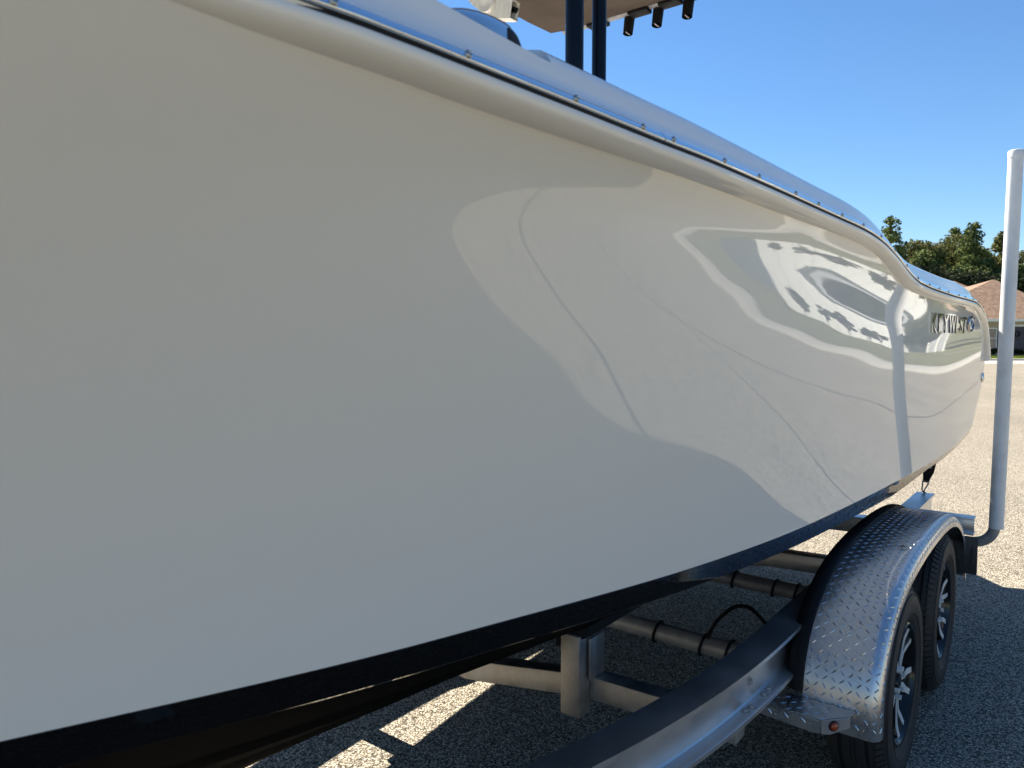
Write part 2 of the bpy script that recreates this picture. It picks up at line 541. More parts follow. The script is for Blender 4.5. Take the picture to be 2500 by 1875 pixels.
def sweep(section, i0=0, i1=None, sec_fn=None, path=gpath):
    rows_ = []
    i1 = len(path) if i1 is None else i1
    for i in range(i0, i1):
        p = path[i]
        t = path[min(i + 1, len(path) - 1)] - path[max(i - 1, 0)]
        t.normalize()
        h = Vector((t.x, t.y, 0))
        out = Vector((t.y, -t.x, 0)) if h.length > .25 else Vector((1, 0, 0))
        if h.length <= .35:
            out = Vector((1, 0, 0))
        out.normalize()
        up = out.cross(t)
        up.normalize()
        sec = section if sec_fn is None else sec_fn(p, i)
        rows_.append([tuple(p + out * a + up * c) for a, c in sec])
    return rows_
def idx_at(Y):
    return min(range(len(gpath)), key=lambda i: abs(gpath[i].y - Y) + (10 if gpath[i].z < 1.65 else 0))

FL = [(-.014, -.0030), (-.008, -.0038), (-.003, -.0058), (0, -.0095), (.0005, -.0145), (-.002, -.020), (-.008, -.0255), (-.017, -.0295), (-.028, -.0315), (-.040, -.0320), (-.060, -.0315)]
mb = MB()
G = sweep(FL)
mb.grid(G); mb.grid(mirror(G))
mb.add(G[-1], [tuple(range(len(G[-1])))])
bloc(mb).build('gunwale_molding', M['gelcoat'], boat, smooth=60)
BI = [(-.016, .001), (-.0058, .001), (-.0058, -.0042), (-.016, -.0042)]
mb = MB()
G = sweep(BI)
mb.grid(G, closed_v=True); mb.grid(mirror(G), closed_v=True)
bloc(mb).build('rail_insert', M['black_rubber'], boat, smooth=30)
ST = [(-.0190, .0205), (-.0165, .0202), (-.0135, .0187), (-.0105, .0164), (-.0078, .0138), (-.0055, .0111), (-.0036, .0086), (-.0019, .0066), (-.0008, .0052), (-.0005, .0036), (-.0011, .0016), (-.0035, .0004), (-.0190, .0002)]
ij = idx_at(1.13)
rails = []
pj = gpath[ij]
for a, c in ((0, ij + 1), (ij, len(gpath))):
    mb = MB()
    pth = list(gpath)
    G = sweep(ST, a, c)
    if a:                                            # butt joint with a hairline gap
        d = (Vector(G[1][0]) - Vector(G[0][0])).normalized() * .0022
        G[0] = [tuple(Vector(p) + d) for p in G[0]]
    mb.grid(G)
    mb.add(G[-1], [tuple(range(len(ST)))])
    mb.add(G[0], [tuple(range(len(ST)))])
    rails.append(bloc(mb).build('rub_rail', M['chrome'], boat, smooth=50))
    mb = MB()
    mb.grid(mirror(G))
    bloc(mb).build('rub_rail', M['chrome'], boat, smooth=50)
# screws along the strip
mb = MB()
mb.lathe([(-.002, .0052), (.0004, .0052), (.0016, .0043), (.0021, .0026), (.0014, .0018), (.0010, .0002)], 14)
scr = mb.build('screw', M['screw'], rails[0], smooth=40)
first = True
def screw_at(i, par):
    global first
    p = gpath[i]
    t = (gpath[min(i + 1, len(gpath) - 1)] - gpath[max(i - 1, 0)]).normalized()
    out = Vector((t.y, -t.x, 0)); 
    if out.length < .3: out = Vector((1, 0, 0))
    out.normalize(); up = out.cross(t).normalized()
    nrm = (out * .95 + up * .25).normalized()
    c = p + out * (-.0004) + up * .0085
    q = nrm.to_track_quat('X', 'Z')
    o = scr if first else inst(scr, par)
    first = False
    o.parent = par
    o.location = c - Vector((CL, 1.5, 0))
    o.rotation_euler = q.to_euler()
cum = [0]
for i in range(1, len(gpath)):
    cum.append(cum[-1] + (gpath[i] - gpath[i - 1]).length)
def idx_s(s): return min(range(len(cum)), key=lambda i: abs(cum[i] - s))
for Y in (.11, .29, .48, .668, .868, 1.07):
    screw_at(idx_at(Y), rails[0])
s_ = cum[idx_at(1.175)]
while s_ < cum[-1] - .02:
    screw_at(idx_s(s_), rails[1])
    s_ += .205

# deck cap
def deck_sec(p, i):
    Y = p.y
    base = [(-.014, .0185), (-.017, .023), (-.022, .0255), (-.030, .030), (-.037, .047), (-.044, .066), (-.052, .080), (-.064, .089), (-.085, .094), (-.12, .098), (-.22, .104), (-.32, .106), (-.345, .100), (-.352, .08), (-.354, -.3)]
    rise = .0 if Y > .86 else min(.03, (.86 - Y) * .06)
    k = 1.0
    if Y > 4.3 and p.z > 1.6:
        k = max(.35, 1 - (Y - 4.3) * .75)
    if p.z <= 1.655:
        k = .30
    dip = 0
    if .50 < Y < .875:
        dip = .045 * min(1, (Y - .50) / .12, (.875 - Y) / .022)
    kin = 1.0
    out = []
    for a, c in base:
        cc = c if c < .03 else .03 + (c - .03) * k + (rise if c > .03 else 0)
        if a < -.048 and a > -.2:
            cc -= dip * (1 if a < -.058 else .8)
        if c < 0:
            cc = c
        if p.z <= 1.655:
            a = max(a, -.07); cc = min(max(cc, -.02), .05)
        out.append((a, cc))
    return out
mb = MB()
G = sweep(None, 0, None, deck_sec)
mb.grid(G); mb.grid(mirror(G))
deck = bloc(mb).build('deck', M['deck'], boat, smooth=50)
mb = MB()
mb.box(-2.25, -1.15, .2, 4.9, 1.10, 1.12)
bloc(mb).build('cockpit_floor', M['deck'], boat, smooth=0)
mb = MB()                                              # foredeck closes the bow
fd = [p for p in gpath if p.y < -.2]
mb.grid([[(p.x - .05, p.y, p.z + .09) for p in fd], [(2 * CL - p.x + .05, p.y, p.z + .09) for p in fd]])
bloc(mb).build('foredeck', M['deck'], boat, smooth=0)

# chrome clamshell vent in its pocket
cl = thing('tmp', 'x', 'x')
bpy.data.objects.remove(cl)
def clam():
    mb = MB()
    rows_ = []
    Lc, Hc, Wc = .190, .052, .034
    nu, nv = 20, 14
    for i in range(nu + 1):
        u = i / nu
        prof = math.sin(PI * min(1, (.02 + u * .98) * .62)) ** .55 if u < .99 else .93
        prof *= 1 - .30 * max(0, u - .80) / .2
        ring = []
        for j in range(nv + 1):
            a = PI * j / nv
            ring.append((Wc * prof * math.cos(a), -Lc / 2 + Lc * u, Hc * prof * math.sin(a) ** .85))
        rows_.append(ring)
    mb.grid(rows_)
    return mb, rows_[-1]
mb, endring = clam()
R0 = Matrix.Translation((-.662 - CL, .765 - 1.5, 1.884)) @ Matrix.Rotation(R(7), 4, 'Z') @ Matrix.Rotation(R(2), 4, 'X')
mb.v = [tuple(R0 @ Vector(p)) for p in mb.v]
dome = mb.build('clamshell_vent', M['chrome'], boat, smooth=180)
mb = MB()
er = [Vector(p) for p in endring]
ins = [(p.x * .80, p.y + .0012, p.z * .80) for p in er]
mb.add([tuple(R0 @ Vector(p)) for p in ins], [tuple(range(len(ins)))])
rows_ = []
for i in range(9):
    a = PI * i / 16
    rows_.append([tuple(R0 @ Vector((.021 + .0165 * math.cos(a), .052 + .032 * math.sin(a) * math.cos(b_), .038 * math.sin(a) * math.sin(b_)))) for b_ in np.linspace(0, PI, 17)])
mb.grid(rows_)
mb.build('vent_opening', M['dark'], dome, smooth=0)

# T-top
def bpart(mb, name, m, parent=boat, **k):
    return bloc(mb).build(name, m, parent, **k)
mb = MB()
rows_ = []
for i in range(13):
    y = .85 + (3.22 - .85) * i / 12
    r_ = []
    for j in range(11):
        x = -2.26 + (2.26 - 1.14) * j / 10
        sag = .018 * math.sin(PI * i / 12 * 3) ** 2 * math.sin(PI * j / 10)
        edge = .035 * (max(0, abs(j - 5) - 3.5) / 1.5) ** 2 + .03 * (max(0, abs(i - 6) - 4.6) / 1.4) ** 2
        r_.append((x, y, 3.045 - sag + .35 * edge))
    rows_.append(r_)
top_ = [[(p[0], p[1], p[2] + .05) for p in r] for r in rows_]
mb.grid(rows_); mb.grid(top_)
mb.grid([rows_[0], top_[0]]); mb.grid([rows_[-1], top_[-1]])
mb.grid([[r[0] for r in rows_], [r[0] for r in top_]]); mb.grid([[r[-1] for r in rows_], [r[-1] for r in top_]])
canopy = bpart(mb, 'canopy', M['canvas'], smooth=50)
mb = MB()
mb.tube([(-2.2, 3.255, 3.075), (-1.2, 3.255, 3.075)], .021)
bpart(mb, 'rear_rail', M['galv'], canopy)
for x in (-1.99, -1.76, -1.60, -1.445):
    mb = MB(); mb.box(x - .05, x + .05, 3.21, 3.275, 3.04, 3.062)
    bpart(mb, 'rail_clamp', M['black_rubber'], canopy, bevel=.004)
for x in (-1.835, -1.680, -1.526):
    mb = MB()
    a, bt = Vector((x + .004, 3.31, 3.22)), Vector((x, 3.265, 2.975))
    mb.tube([a, bt], [.029, .024], 20, cap=False)
    mb.tube([bt + Vector((0, 0, .001)), a], [.0215, .026], 20, cap=False)
    rh = bpart(mb, 'rod_holder', M['black_rubber'], smooth=40)
    mb = MB(); d = .021
    mb.box(x - .0025, x + .0025, 3.265 - d, 3.265 + d, 2.975, 2.979)
    bpart(mb, 'gimbal_bar', M['galv'], rh)
for x, y, rr in ((-1.245, 1.895, .0275), (-1.245, 2.035, .0225), (-2.155, 1.895, .0275), (-2.155, 2.035, .0225)):
    mb = MB(); mb.tube([(x, y, 1.1), (x, y, 3.11)], rr, 24)
    bpart(mb, 'top_post', M['navy_coat'], smooth=40)
mb = MB()
mb.box(-2.03, -1.37, 1.5, 2.3, 1.1, 2.05)
bpart(mb, 'console', M['deck'], bevel=.05, seg=4)
# ribbed off-white pad hung under the canopy
mb = MB()
rows_ = []
for i in range(33):
    u = i / 32
    x, z = -1.785 + .22 * u, 2.735 - .15 * u - .03 * math.sin(PI * u)
    rb = .0025 * (1 if i % 2 else -1)
    rows_.append([(x - .004, 2.0 + rb, z - .03 * (1 - .3 * u)), (x + .008, 2.0 + rb, z + .055 * (1 - .35 * u))])
mb.grid(rows_)
mb.grid([[(p[0], p[1] + .04, p[2]) for p in r] for r in rows_])
for k in (0, 1):
    mb.grid([[r[k] for r in rows_], [(r[k][0], r[k][1] + .04, r[k][2]) for r in rows_]])
pad = bpart(mb, 'ribbed_pad', M['pad'], smooth=0)
mb = MB()
mb.lathe([(0, .0005), (-.003, .026), (-.006, .029), (.002, .031), (.01, .031)], 28, axis='y', centre=(-1.665, 1.992, 2.635))
bpart(mb, 'pad_badge', M['pad'], pad, smooth=60)
mb = MB()
mb.tube([(-1.775, 2.03, 2.70), (-1.775, 2.03, 3.05)], .012, 12)
mb.tube([(-1.775, 2.03, 2.71), (-1.57, 2.035, 2.60)], .009, 10)
bpart(mb, 'pad_hanger', M['black_rubber'], pad, smooth=60)

# chrome lettering on the quarter
def letter_mesh(ch, name, y0, y1, z0, z1, mtl, parent, fx, depth=.004, bold=.012):
    cu = bpy.data.curves.new('glyph', 'FONT')
    cu.body = ch
    cu.size = 1
    cu.offset = bold
    cu.extrude = .5
    cu.resolution_u = 3
    tmp = bpy.data.objects.new('glyph', cu)
    COL.objects.link(tmp)
    dg = bpy.context.evaluated_depsgraph_get()
    me = bpy.data.meshes.new_from_object(tmp.evaluated_get(dg))
    bpy.data.objects.remove(tmp)
    v = np.array([p.co for p in me.vertices])
    mn, mx = v.min(0), v.max(0)
    P = []
    for p in v:
        y = y0 + (p[0] - mn[0]) / (mx[0] - mn[0]) * (y1 - y0)
        z = z0 + (p[1] - mn[1]) / (mx[1] - mn[1]) * (z1 - z0)
        P.append(fx(y, z, depth if p[2] > 0 else -.002))
    for p, c in zip(me.vertices, P):
        p.co = c
    me.materials.clear()
    me.materials.append(mtl)
    for p in me.polygons:
        p.use_smooth = False
    o = bpy.data.objects.new(name, me)
    COL.objects.link(o)
    o.parent = parent
    return o
def on_hull(y, z, d):
    return (float(hx(y, z)) + d - CL, y - 1.5, z)
LET = [('K', 3.642, 3.765), ('E', 3.785, 3.875), ('Y', 3.885, 4.00), ('W', 4.015, 4.175), ('E', 4.195, 4.28), ('S', 4.29, 4.375), ('T', 4.38, 4.475)]
for ch, a, c in LET:
    letter_mesh(ch, 'letter', a, c, 1.519, 1.606 - (a - 3.64) * .006, M['dark_chrome'], boat, on_hull, .006)
ec, ez = 4.622, 1.570
mb = MB()
rows_ = []
for k in range(40):
    a = 2 * PI * k / 40
    rows_.append([on_hull(ec + math.cos(a) * .108 * s_, ez + math.sin(a) * .047 * s_, d) for s_, d in ((1.0, -.002), (1.0, .004), (.93, .008), (.84, .008), (.78, .004), (.78, -.002))])
mb.grid(rows_, closed_u=True, closed_v=True)
emb = mb.build('emblem', M['dark_chrome'], boat, smooth=40)
mb = MB()
mb.add([on_hull(ec + math.cos(2 * PI * k / 32) * .085, ez + math.sin(2 * PI * k / 32) * .037, .0012) for k in range(32)], [tuple(range(32))])
mb.build('emblem_field', M['dark'], emb, smooth=0)
mb = MB()
sw = [on_hull(ec + .056 * math.cos(a), ez + .026 * math.sin(a), .004) for a in np.linspace(.9, 5.2, 18)]
mb.tube(sw, .0055, 8)
sw = [on_hull(ec - .02 + .08 * t, ez - .022 + .044 * t, .004) for t in np.linspace(0, 1, 6)]
mb.tube(sw, .005, 8)
mb.build('emblem_swirl', M['chrome'], emb, smooth=60)
# drain fitting close to the transom
mb = MB()
cx_ = float(hx(5.10, 1.258))
mb.lathe([(-.01, .030), (.004, .030), (.009, .025), (.008, .017), (-.004, .015), (-.006, .0005)], 24, centre=(cx_ - CL, 5.225 - 1.5, 1.258))
mb.build('drain_fitting', M['chrome'], boat, smooth=40)

# outboard, tilted up on the transom
ob = MB()
ob.tube([(CL, 5.18, 1.35), (CL, 5.40, 1.30), (CL, 5.50, 1.45)], [.12, .13, .12], 16)
om = bpart(ob, 'outboard_motor', M['navy_coat'], smooth=60)
mb = MB()
mb.tube([(CL, 5.42, 1.55), (CL, 5.50, 1.62), (CL, 5.58, 1.80), (CL, 5.60, 2.0), (CL, 5.56, 2.12), (CL, 5.52, 2.15)], [.16, .24, .27, .25, .18, .05], 24)
bpart(mb, 'cowl', M['navy_coat'], om, smooth=60)
mb = MB()
mb.tube([(CL, 5.50, 1.5), (CL, 5.85, 1.12), (CL, 6.10, .88)], [.13, .085, .075], 16)
mb.tube([(CL, 5.93, .80), (CL, 6.05, .80), (CL, 6.35, .98), (CL, 6.42, 1.02)], [.03, .065, .06, .03], 16)
bpart(mb, 'lower_unit', M['navy_coat'], om, smooth=60)
mb = MB()
for k in range(3):
    a = 2 * PI * k / 3
    d = Vector((math.cos(a), -.5 * math.sin(a), .86 * math.sin(a)))
    c = Vector((CL, 6.40, 1.01))
    e = Vector((0, .05, .03))
    mb.add([c + d * .03 - e, c + d * .17 - e * .6 + Vector((.04, 0, 0)), c + d * .19 + e * .6, c + d * .05 + e], [(0, 1, 2, 3)])
bpart(mb, 'propeller', M['chrome'], om, smooth=0)

# ================================================================== TRAILER
tr = thing('boat_trailer', 'aluminium tandem boat trailer with tread plate fenders under the white boat', 'trailer', (CL, 2.5, 0))
def tpart(mb, name, m, parent=tr, **k):
    mb.v = [(x - CL, y - 2.5, z) for x, y, z in mb.v]
    return mb.build(name, m, parent, **k)
def mir(mb):
    o = MB()
    o.v = [(2 * CL - x, y, z) for x, y, z in mb.v]
    o.f = [f[::-1] for f in mb.f]
    return o
# side rails: I-beams that bow in towards the tongue
RP = [(-1.62, -2.6), (-1.50, -1.6), (-1.24, -.6), (-1.02, .25), (-.872, .85), (-.800, 1.17), (-.742, 1.43), (-.702, 1.68), (-.679, 1.92), (-.670, 2.2), (-.672, 2.6), (-.668, 3.5), (-.664, 4.755)]
rp = catmull(RP, 6)
ISEC = [(0, .612), (0, .600), (-.003, .5985), (-.036, .596), (-.040, .592), (-.040, .490), (-.036, .486), (-.003, .4835), (0, .482), (0, .470), (-.092, .470), (-.092, .482), (-.089, .4835), (-.056, .486), (-.052, .490), (-.052, .592), (-.056, .596), (-.089, .5985), (-.092, .600), (-.092, .612)]
def ibeam(path):
    rows_ = []
    for i, p in enumerate(path):
        t = path[min(i + 1, len(path) - 1)] - path[max(i - 1, 0)]
        t = t / np.linalg.norm(t)
        o_ = np.array([t[1], -t[0]])
        rows_.append([(p[0] + o_[0] * a, p[1] + o_[1] * a, z) for a, z in ISEC])
    mb = MB()
    mb.grid(rows_, closed_v=True)
    mb.add(rows_[-1], [tuple(range(len(ISEC)))])
    mb.add(rows_[0], [tuple(range(len(ISEC)))])
    return mb
rb_ = ibeam(rp)
mr_ = mir(rb_)
rail_o = tpart(rb_, 'side_rail', M['alu'], smooth=35)
tpart(mr_, 'side_rail', M['alu'], smooth=35)
# bolts on the near rail
bolt = MB()
bolt.lathe([(-.004, .018), (.0015, .018), (.0016, .0005)], 20)
hexp = [(.0105 * math.cos(PI / 3 * k), .0105 * math.sin(PI / 3 * k)) for k in range(6)]
bolt.prism(hexp, lambda p: (.001, p[0], p[1]), lambda p: (.010, p[0], p[1]))
bolt_o = bolt.build('bolt', M['galv'], rail_o, smooth=30)
def rail_pt(Y, off, z):
    i = min(range(len(rp)), key=lambda k: abs(rp[k][1] - Y))
    t = rp[min(i + 1, len(rp) - 1)] - rp[max(i - 1, 0)]; t = t / np.linalg.norm(t)
    return (rp[i][0] + t[1] * off - CL, Y - t[0] * off - 2.5, z), math.atan2(-t[0], t[1])
bl = [(1.99, -.040, .540, 0), (1.955, -.018, .4845, 1), (1.925, -.022, .4845, 1), (2.05, -.020, .4845, 1), (2.09, -.022, .4845, 1)]
for k, (Y, off, z, up_) in enumerate(bl):
    loc, a = rail_pt(Y, off, z)
    o = bolt_o if k == 0 else inst(bolt_o, rail_o)
    o.location = loc
    o.rotation_euler = (0, -PI / 2, 0) if up_ else (0, 0, a)
    if not up_ or Y > 2: o.scale = (.75, .75, .75)

def beam(pts, y0, y1, h, name, m):
    mb = MB()
    sec = []
    for x, zt in pts:
        sec.append([(x, y0, zt), (x, y1, zt), (x, y1, zt - h), (x, y0, zt - h)])
    mb.grid(sec, closed_v=True)
    mb.add(sec[0], [(0, 1, 2, 3)]); mb.add(sec[-1], [(0, 1, 2, 3)])
    return tpart(mb, name, m, bevel=.004, smooth=30)
vb = [(-.715, .466), (-1.20, .452), (-1.62, .377), (-1.70, .366), (-1.78, .377), (-2.20, .452), (-2.685, .466)]
beam(vb, 1.90, 1.968, .072, 'crossmember', M['alu_dull'])
vb2 = [(-.715, .466), (-1.20, .452), (-1.62, .38), (-1.78, .38), (-2.20, .452), (-2.685, .466)]
beam(vb2, .50, .57, .072, 'crossmember', M['alu_dull'])
beam(vb2, 3.60, 3.68, .08, 'crossmember', M['alu'])
beam(vb2, 4.56, 4.66, .09, 'crossmember', M['alu'])
# bunk posts in front of the crossmember, weld bead, bunks
def post(x0, x1, y0, y1, z0, z1):
    mb = MB(); mb.box(x0, x1, y0, y1, z0, z1)
    return tpart(mb, 'bunk_post', M['alu_dull'], bevel=.004)
p1 = post(-1.243, -1.174, 1.832, 1.898, .345, .60)
mb = MB()
for k in range(9):
    z = .388 + k * .0075
    mb.lathe([(-.004, .0005), (-.003, .0042), (.001, .005), (.004, .0005)], 8, axis='z', centre=(-1.170, 1.897, z))
tpart(mb, 'weld_bead', M['alu_dull'], p1, smooth=60)
mb = MB(); mb.box(-1.168, -1.160, 1.872, 1.955, .455, .585)
tpart(mb, 'gusset', M['alu_dull'], p1, bevel=.002)
post(-1.655, -1.60, 1.905, 1.96, .372, .44)
post(-2.226, -2.157, 1.832, 1.898, .345, .60)
for x in (-1.21, -2.19):
    for y0 in (3.62, 4.58):
        post(x - .033, x + .033, y0, y0 + .06, .44, .56)
    sg2 = 1 if x > CL else -1
    mb = MB()
    mb.hexa([(x + sg2 * a_, y_, .606 + .50 * a_ + h_) for a_ in (-.06, .06) for y_ in (1.84, 4.6) for h_ in (-.035, 0)])
    tpart(mb, 'bunk_board', M['carpet'], bevel=.008)
# axles with hoses strapped on
for k, Y in enumerate((2.72, 3.56)):
    mb = MB()
    mb.tube([(-.66, Y, .300), (-.92, Y, .288), (-1.20, Y, .286), (-1.45, Y, .290), (-1.95, Y, .290), (-2.2, Y, .286), (-2.74, Y, .300)], .038, 20)
    ax = tpart(mb, 'axle', M['galv'], smooth=50)
    for x, zz in ((-1.36, .288), (-1.16, .286), (-1.055, .287)):
        mb = MB()
        mb.tube([(x + .01 * math.sin(a), Y + .0425 * math.cos(a), zz + .0425 * math.sin(a)) for a in np.linspace(0, 2 * PI, 25)], .0055, 8, cap=False)
        tpart(mb, 'hose_clamp', M['black_rubber'], ax, smooth=60)
mb = MB()
mb.tube(catmull([(-1.14, 2.70, .322), (-1.11, 2.72, .39), (-1.05, 2.73, .455), (-.99, 2.73, .472), (-.93, 2.71, .445), (-.86, 2.68, .40)], 8), .0075, 10)
tpart(mb, 'brake_hose', M['black_rubber'], smooth=60)
mb = MB()
mb.tube(catmull([(-.95, 3.54, .325), (-.92, 3.50, .45), (-.86, 3.46, .535), (-.78, 3.44, .545), (-.70, 3.42, .50)], 8), .0075, 10)
tpart(mb, 'brake_hose', M['black_rubber'], smooth=60)

# fenders
FP = [(2.240, .345), (2.242, .42), (2.256, .49), (2.290, .560), (2.355, .630), (2.455, .686), (2.58, .728), (2.76, .756), (3.0, .770), (3.27, .770), (3.50, .757), (3.68, .730), (3.82, .688), (3.93, .634), (4.02, .565), (4.07, .49), (4.10, .42), (4.11, .35)]
fp = catmull(FP, 8)
fcum = [0]
for i in range(1, len(fp)):
    fcum.append(fcum[-1] + float(np.linalg.norm(fp[i] - fp[i - 1])))
FLEN = fcum[-1]
fpn = []
for i in range(len(fp)):
    t = fp[min(i + 1, len(fp) - 1)] - fp[max(i - 1, 0)]
    t = t / np.linalg.norm(t)
    fpn.append((-t[1], t[0]))
FX0, FX1, FRad = -.642, -.428, .034
def fend(s, a, h=0):
    """point on the outer skin: s along the profile, a across (metres from the inner edge), h above the skin"""
    y = np.interp(s, fcum, [p[0] for p in fp]); z = np.interp(s, fcum, [p[1] for p in fp])
    ny = np.interp(s, fcum, [p[0] for p in fpn]); nz = np.interp(s, fcum, [p[1] for p in fpn])
    flat = (FX1 - FRad) - FX0
    if a <= flat:
        x, d, nx, nd = FX0 + a, 0., 0., 1.
    else:
        th = min((a - flat) / FRad, PI / 2)
        x, d = FX1 - FRad + FRad * math.sin(th), -FRad + FRad * math.cos(th)
        nx, nd = math.sin(th), math.cos(th)
        if a > flat + FRad * PI / 2:
            d -= a - flat - FRad * PI / 2
    d2 = d + h * nd
    return (x + h * nx, y + ny * d2, z + nz * d2)
FW = (FX1 - FRad - FX0) + FRad * PI / 2 + .016
def fender_mesh():
    mb = MB()
    ss = fcum
    aa = [0, .03, .06, .09, .12, .15, .18] + [(FX1 - FRad - FX0) + FRad * PI / 2 * k / 8 for k in range(1, 9)] + [FW]
    G = [[fend(s, a) for a in aa] for s in ss]
    G2 = [[fend(s, a, -.003) for a in aa] for s in ss]
    mb.grid(G); mb.grid(G2)
    mb.grid([[r[0] for r in G], [r[0] for r in G2]]); mb.grid([[r[-1] for r in G], [r[-1] for r in G2]])
    mb.grid([G[0], G2[0]]); mb.grid([G[-1], G2[-1]])
    return mb
def lozenges(fn, smin, smax, amin, amax, p=.0235, L=.0104, W=.0027, H=.0016):
    mb = MB()
    i = 0
    s = smin
    while s < smax:
        a = amin
        j = 0
        while a < amax:
            sg_ = 1 if (i + j) % 2 else -1
            c, d = math.cos(R(45)), math.sin(R(45)) * sg_
            def q(u, v, h):
                return fn(s + u * c - v * d, min(max(a + u * d + v * c, 0), amax + .02), h)
            V = [q(-L, 0, 0.0001), q(-L * .4, -W * .85, 0), q(L * .4, -W * .85, 0), q(L, 0, .0001), q(L * .4, W * .85, 0), q(-L * .4, W * .85, 0), q(-L * .45, 0, H), q(L * .45, 0, H)]
            mb.add(V, [(0, 1, 6), (1, 2, 7, 6), (2, 3, 7), (3, 4, 7), (4, 5, 6, 7), (5, 0, 6)])
            a += p; j += 1
        s += p; i += 1
    return mb
fm = fender_mesh()
fm2 = mir(fm)
fender = tpart(fm, 'fender', M['plate'], smooth=40)
tpart(fm2, 'fender', M['plate'], smooth=40)
lz = lozenges(fend, .03, FLEN - .02, .012, FW - .012)
o = tpart(lz, 'tread_pattern', M['plate'], fender, smooth=0)
o['kind'] = 'stuff'
# black strip along the inner edge, following the fender profile
mb = MB()
def strip_pt(s, x, d):
    y = np.interp(s, fcum, [p[0] for p in fp]); z = np.interp(s, fcum, [p[1] for p in fp])
    ny = np.interp(s, fcum, [p[0] for p in fpn]); nz = np.interp(s, fcum, [p[1] for p in fpn])
    return (x, y + ny * d, z + nz * d)
ss = fcum[10:-8]
mb.grid([[strip_pt(s, -.643, .010), strip_pt(s, -.655, .014), strip_pt(s, -.675, .014), strip_pt(s, -.690, .004), strip_pt(s, -.694, -.03), strip_pt(s, -.694, -.16), strip_pt(s, -.690, -.16), strip_pt(s, -.643, -.012)] for s in ss], closed_v=True)
m2 = mir(mb)
tpart(mb, 'fender_inner_strip', M['black_rubber'], smooth=50)
tpart(m2, 'fender_inner_strip', M['black_rubber'], smooth=50)

# step plate in front of the fender with an amber marker light
SZ = .422
poly = [(-.735, 2.125), (-.562, 2.135), (-.500, 2.205), (-.488, 2.238), (-.735, 2.238)]
def stepf(sx, sy, h):
    return (-.735 + sy, 2.125 + sx, SZ + h)
mb = MB()
mb.prism(poly, lambda p: (p[0], p[1], SZ - .003), lambda p: (p[0], p[1], SZ))
f0, f1 = Vector((-.735, 2.122, 0)), Vector((-.560, 2.132, 0))
def apron(a_, b_, pl_, t_):
    d_ = (b_ - a_).normalized()
    nn_ = Vector((d_.y, -d_.x, 0)) * t_
    mb.prism(pl_, lambda p: tuple(a_.lerp(b_, p[0]) + Vector((0, 0, p[1]))), lambda p: tuple(a_.lerp(b_, p[0]) + Vector((0, 0, p[1])) + nn_))
apron(f0, f1, [(0, SZ - .004), (1, SZ - .004), (1, SZ - .040), (.9, SZ - .043), (0, SZ - .030)], .003)
e0, e1 = Vector((-.559, 2.133, 0)), Vector((-.499, 2.202, 0))
apron(e0, e1, [(0, SZ - .004), (1, SZ - .004), (1, SZ - .034), (.85, SZ - .036), (.3, SZ - .046), (0, SZ - .041)], .003)
nn = Vector(((e1 - e0).normalized().y, -(e1 - e0).normalized().x, 0)) * .003
step = tpart(mb, 'step_plate', M['plate'], smooth=0)
lz = lozenges(stepf, .014, .105, .014, .20)
fr = lozenges(lambda s, a, h: (-.735 + a, 2.122 + a * .057 - h - .003, SZ - .008 - s), .006, .022, .012, .165)
lz.add(fr.v, fr.f)
o = tpart(lz, 'tread_pattern', M['plate'], step, smooth=0)
o['kind'] = 'stuff'
mb = MB()
c = e0.lerp(e1, .42) + Vector((0, 0, SZ - .022)) + nn
mb.lathe([(0, .0150), (.003, .0150), (.005, .0125), (.0035, .012)], 24)
rot = Matrix.Rotation(math.atan2(nn.y, nn.x), 4, 'Z')
mb.v = [tuple(rot @ Vector(p) + c) for p in mb.v]
mk = tpart(mb, 'marker_light', M['black_rubber'], step, smooth=40)
mb = MB()
mb.lathe([(.002, .0125), (.007, .0108), (.0095, .007), (.0105, .003), (.0108, .0003)], 24)
mb.v = [tuple(rot @ Vector(p) + c) for p in mb.v]
o = tpart(mb, 'marker_lens', M['amber'], step, smooth=60)

# wheels
def tyre_mesh():
    prof = [(-.045, .196), (-.030, .200), (-.012, .214), (-.003, .240), (0, .268), (-.004, .290), (-.010, .304), (-.020, .318), (-.032, .327)]
    gro = [(-.052, .331), (-.054, .323), (-.062, .323), (-.064, .333), (-.090, .335), (-.092, .326), (-.101, .326), (-.103, .335)]
    full = prof + gro
    back = [(-.195 - a, r) for a, r in full[::-1]]
    mb = MB()
    mb.lathe(full + back, 84)
    # shoulder lugs
    for k in range(84):
        a0, a1 = 2 * PI * (k + .12) / 84, 2 * PI * (k + .72) / 84
        P = []
        for a in (a0, a1):
            for (x, r) in ((-.012, .309), (-.034, .3305)):
                for dr in (0, .004):
                    rr = r + dr
                    P.append((x + (.003 if dr else 0), rr * math.cos(a), rr * math.sin(a)))
        mb.hexa(P)
    # raised bands on the sidewall
    mb.lathe([(-.0065, .232), (-.0015, .236), (-.0010, .239), (-.005, .241)], 84)
    mb.lathe([(-.004, .296), (-.0035, .299), (-.0075, .301)], 84)
    return mb
def rim_mesh():
    mb = MB()
    mb.lathe([(-.040, .200), (-.014, .204), (-.010, .200), (-.012, .193), (-.022, .188), (-.040, .182), (-.052, .176), (-.058, .150), (-.060, .110), (-.050, .075), (-.034, .062), (-.034, .030), (-.026, .028), (-.024, .0005)], 72)
    mb.lathe([(-.058, .182), (-.17, .185)], 48)
    return mb
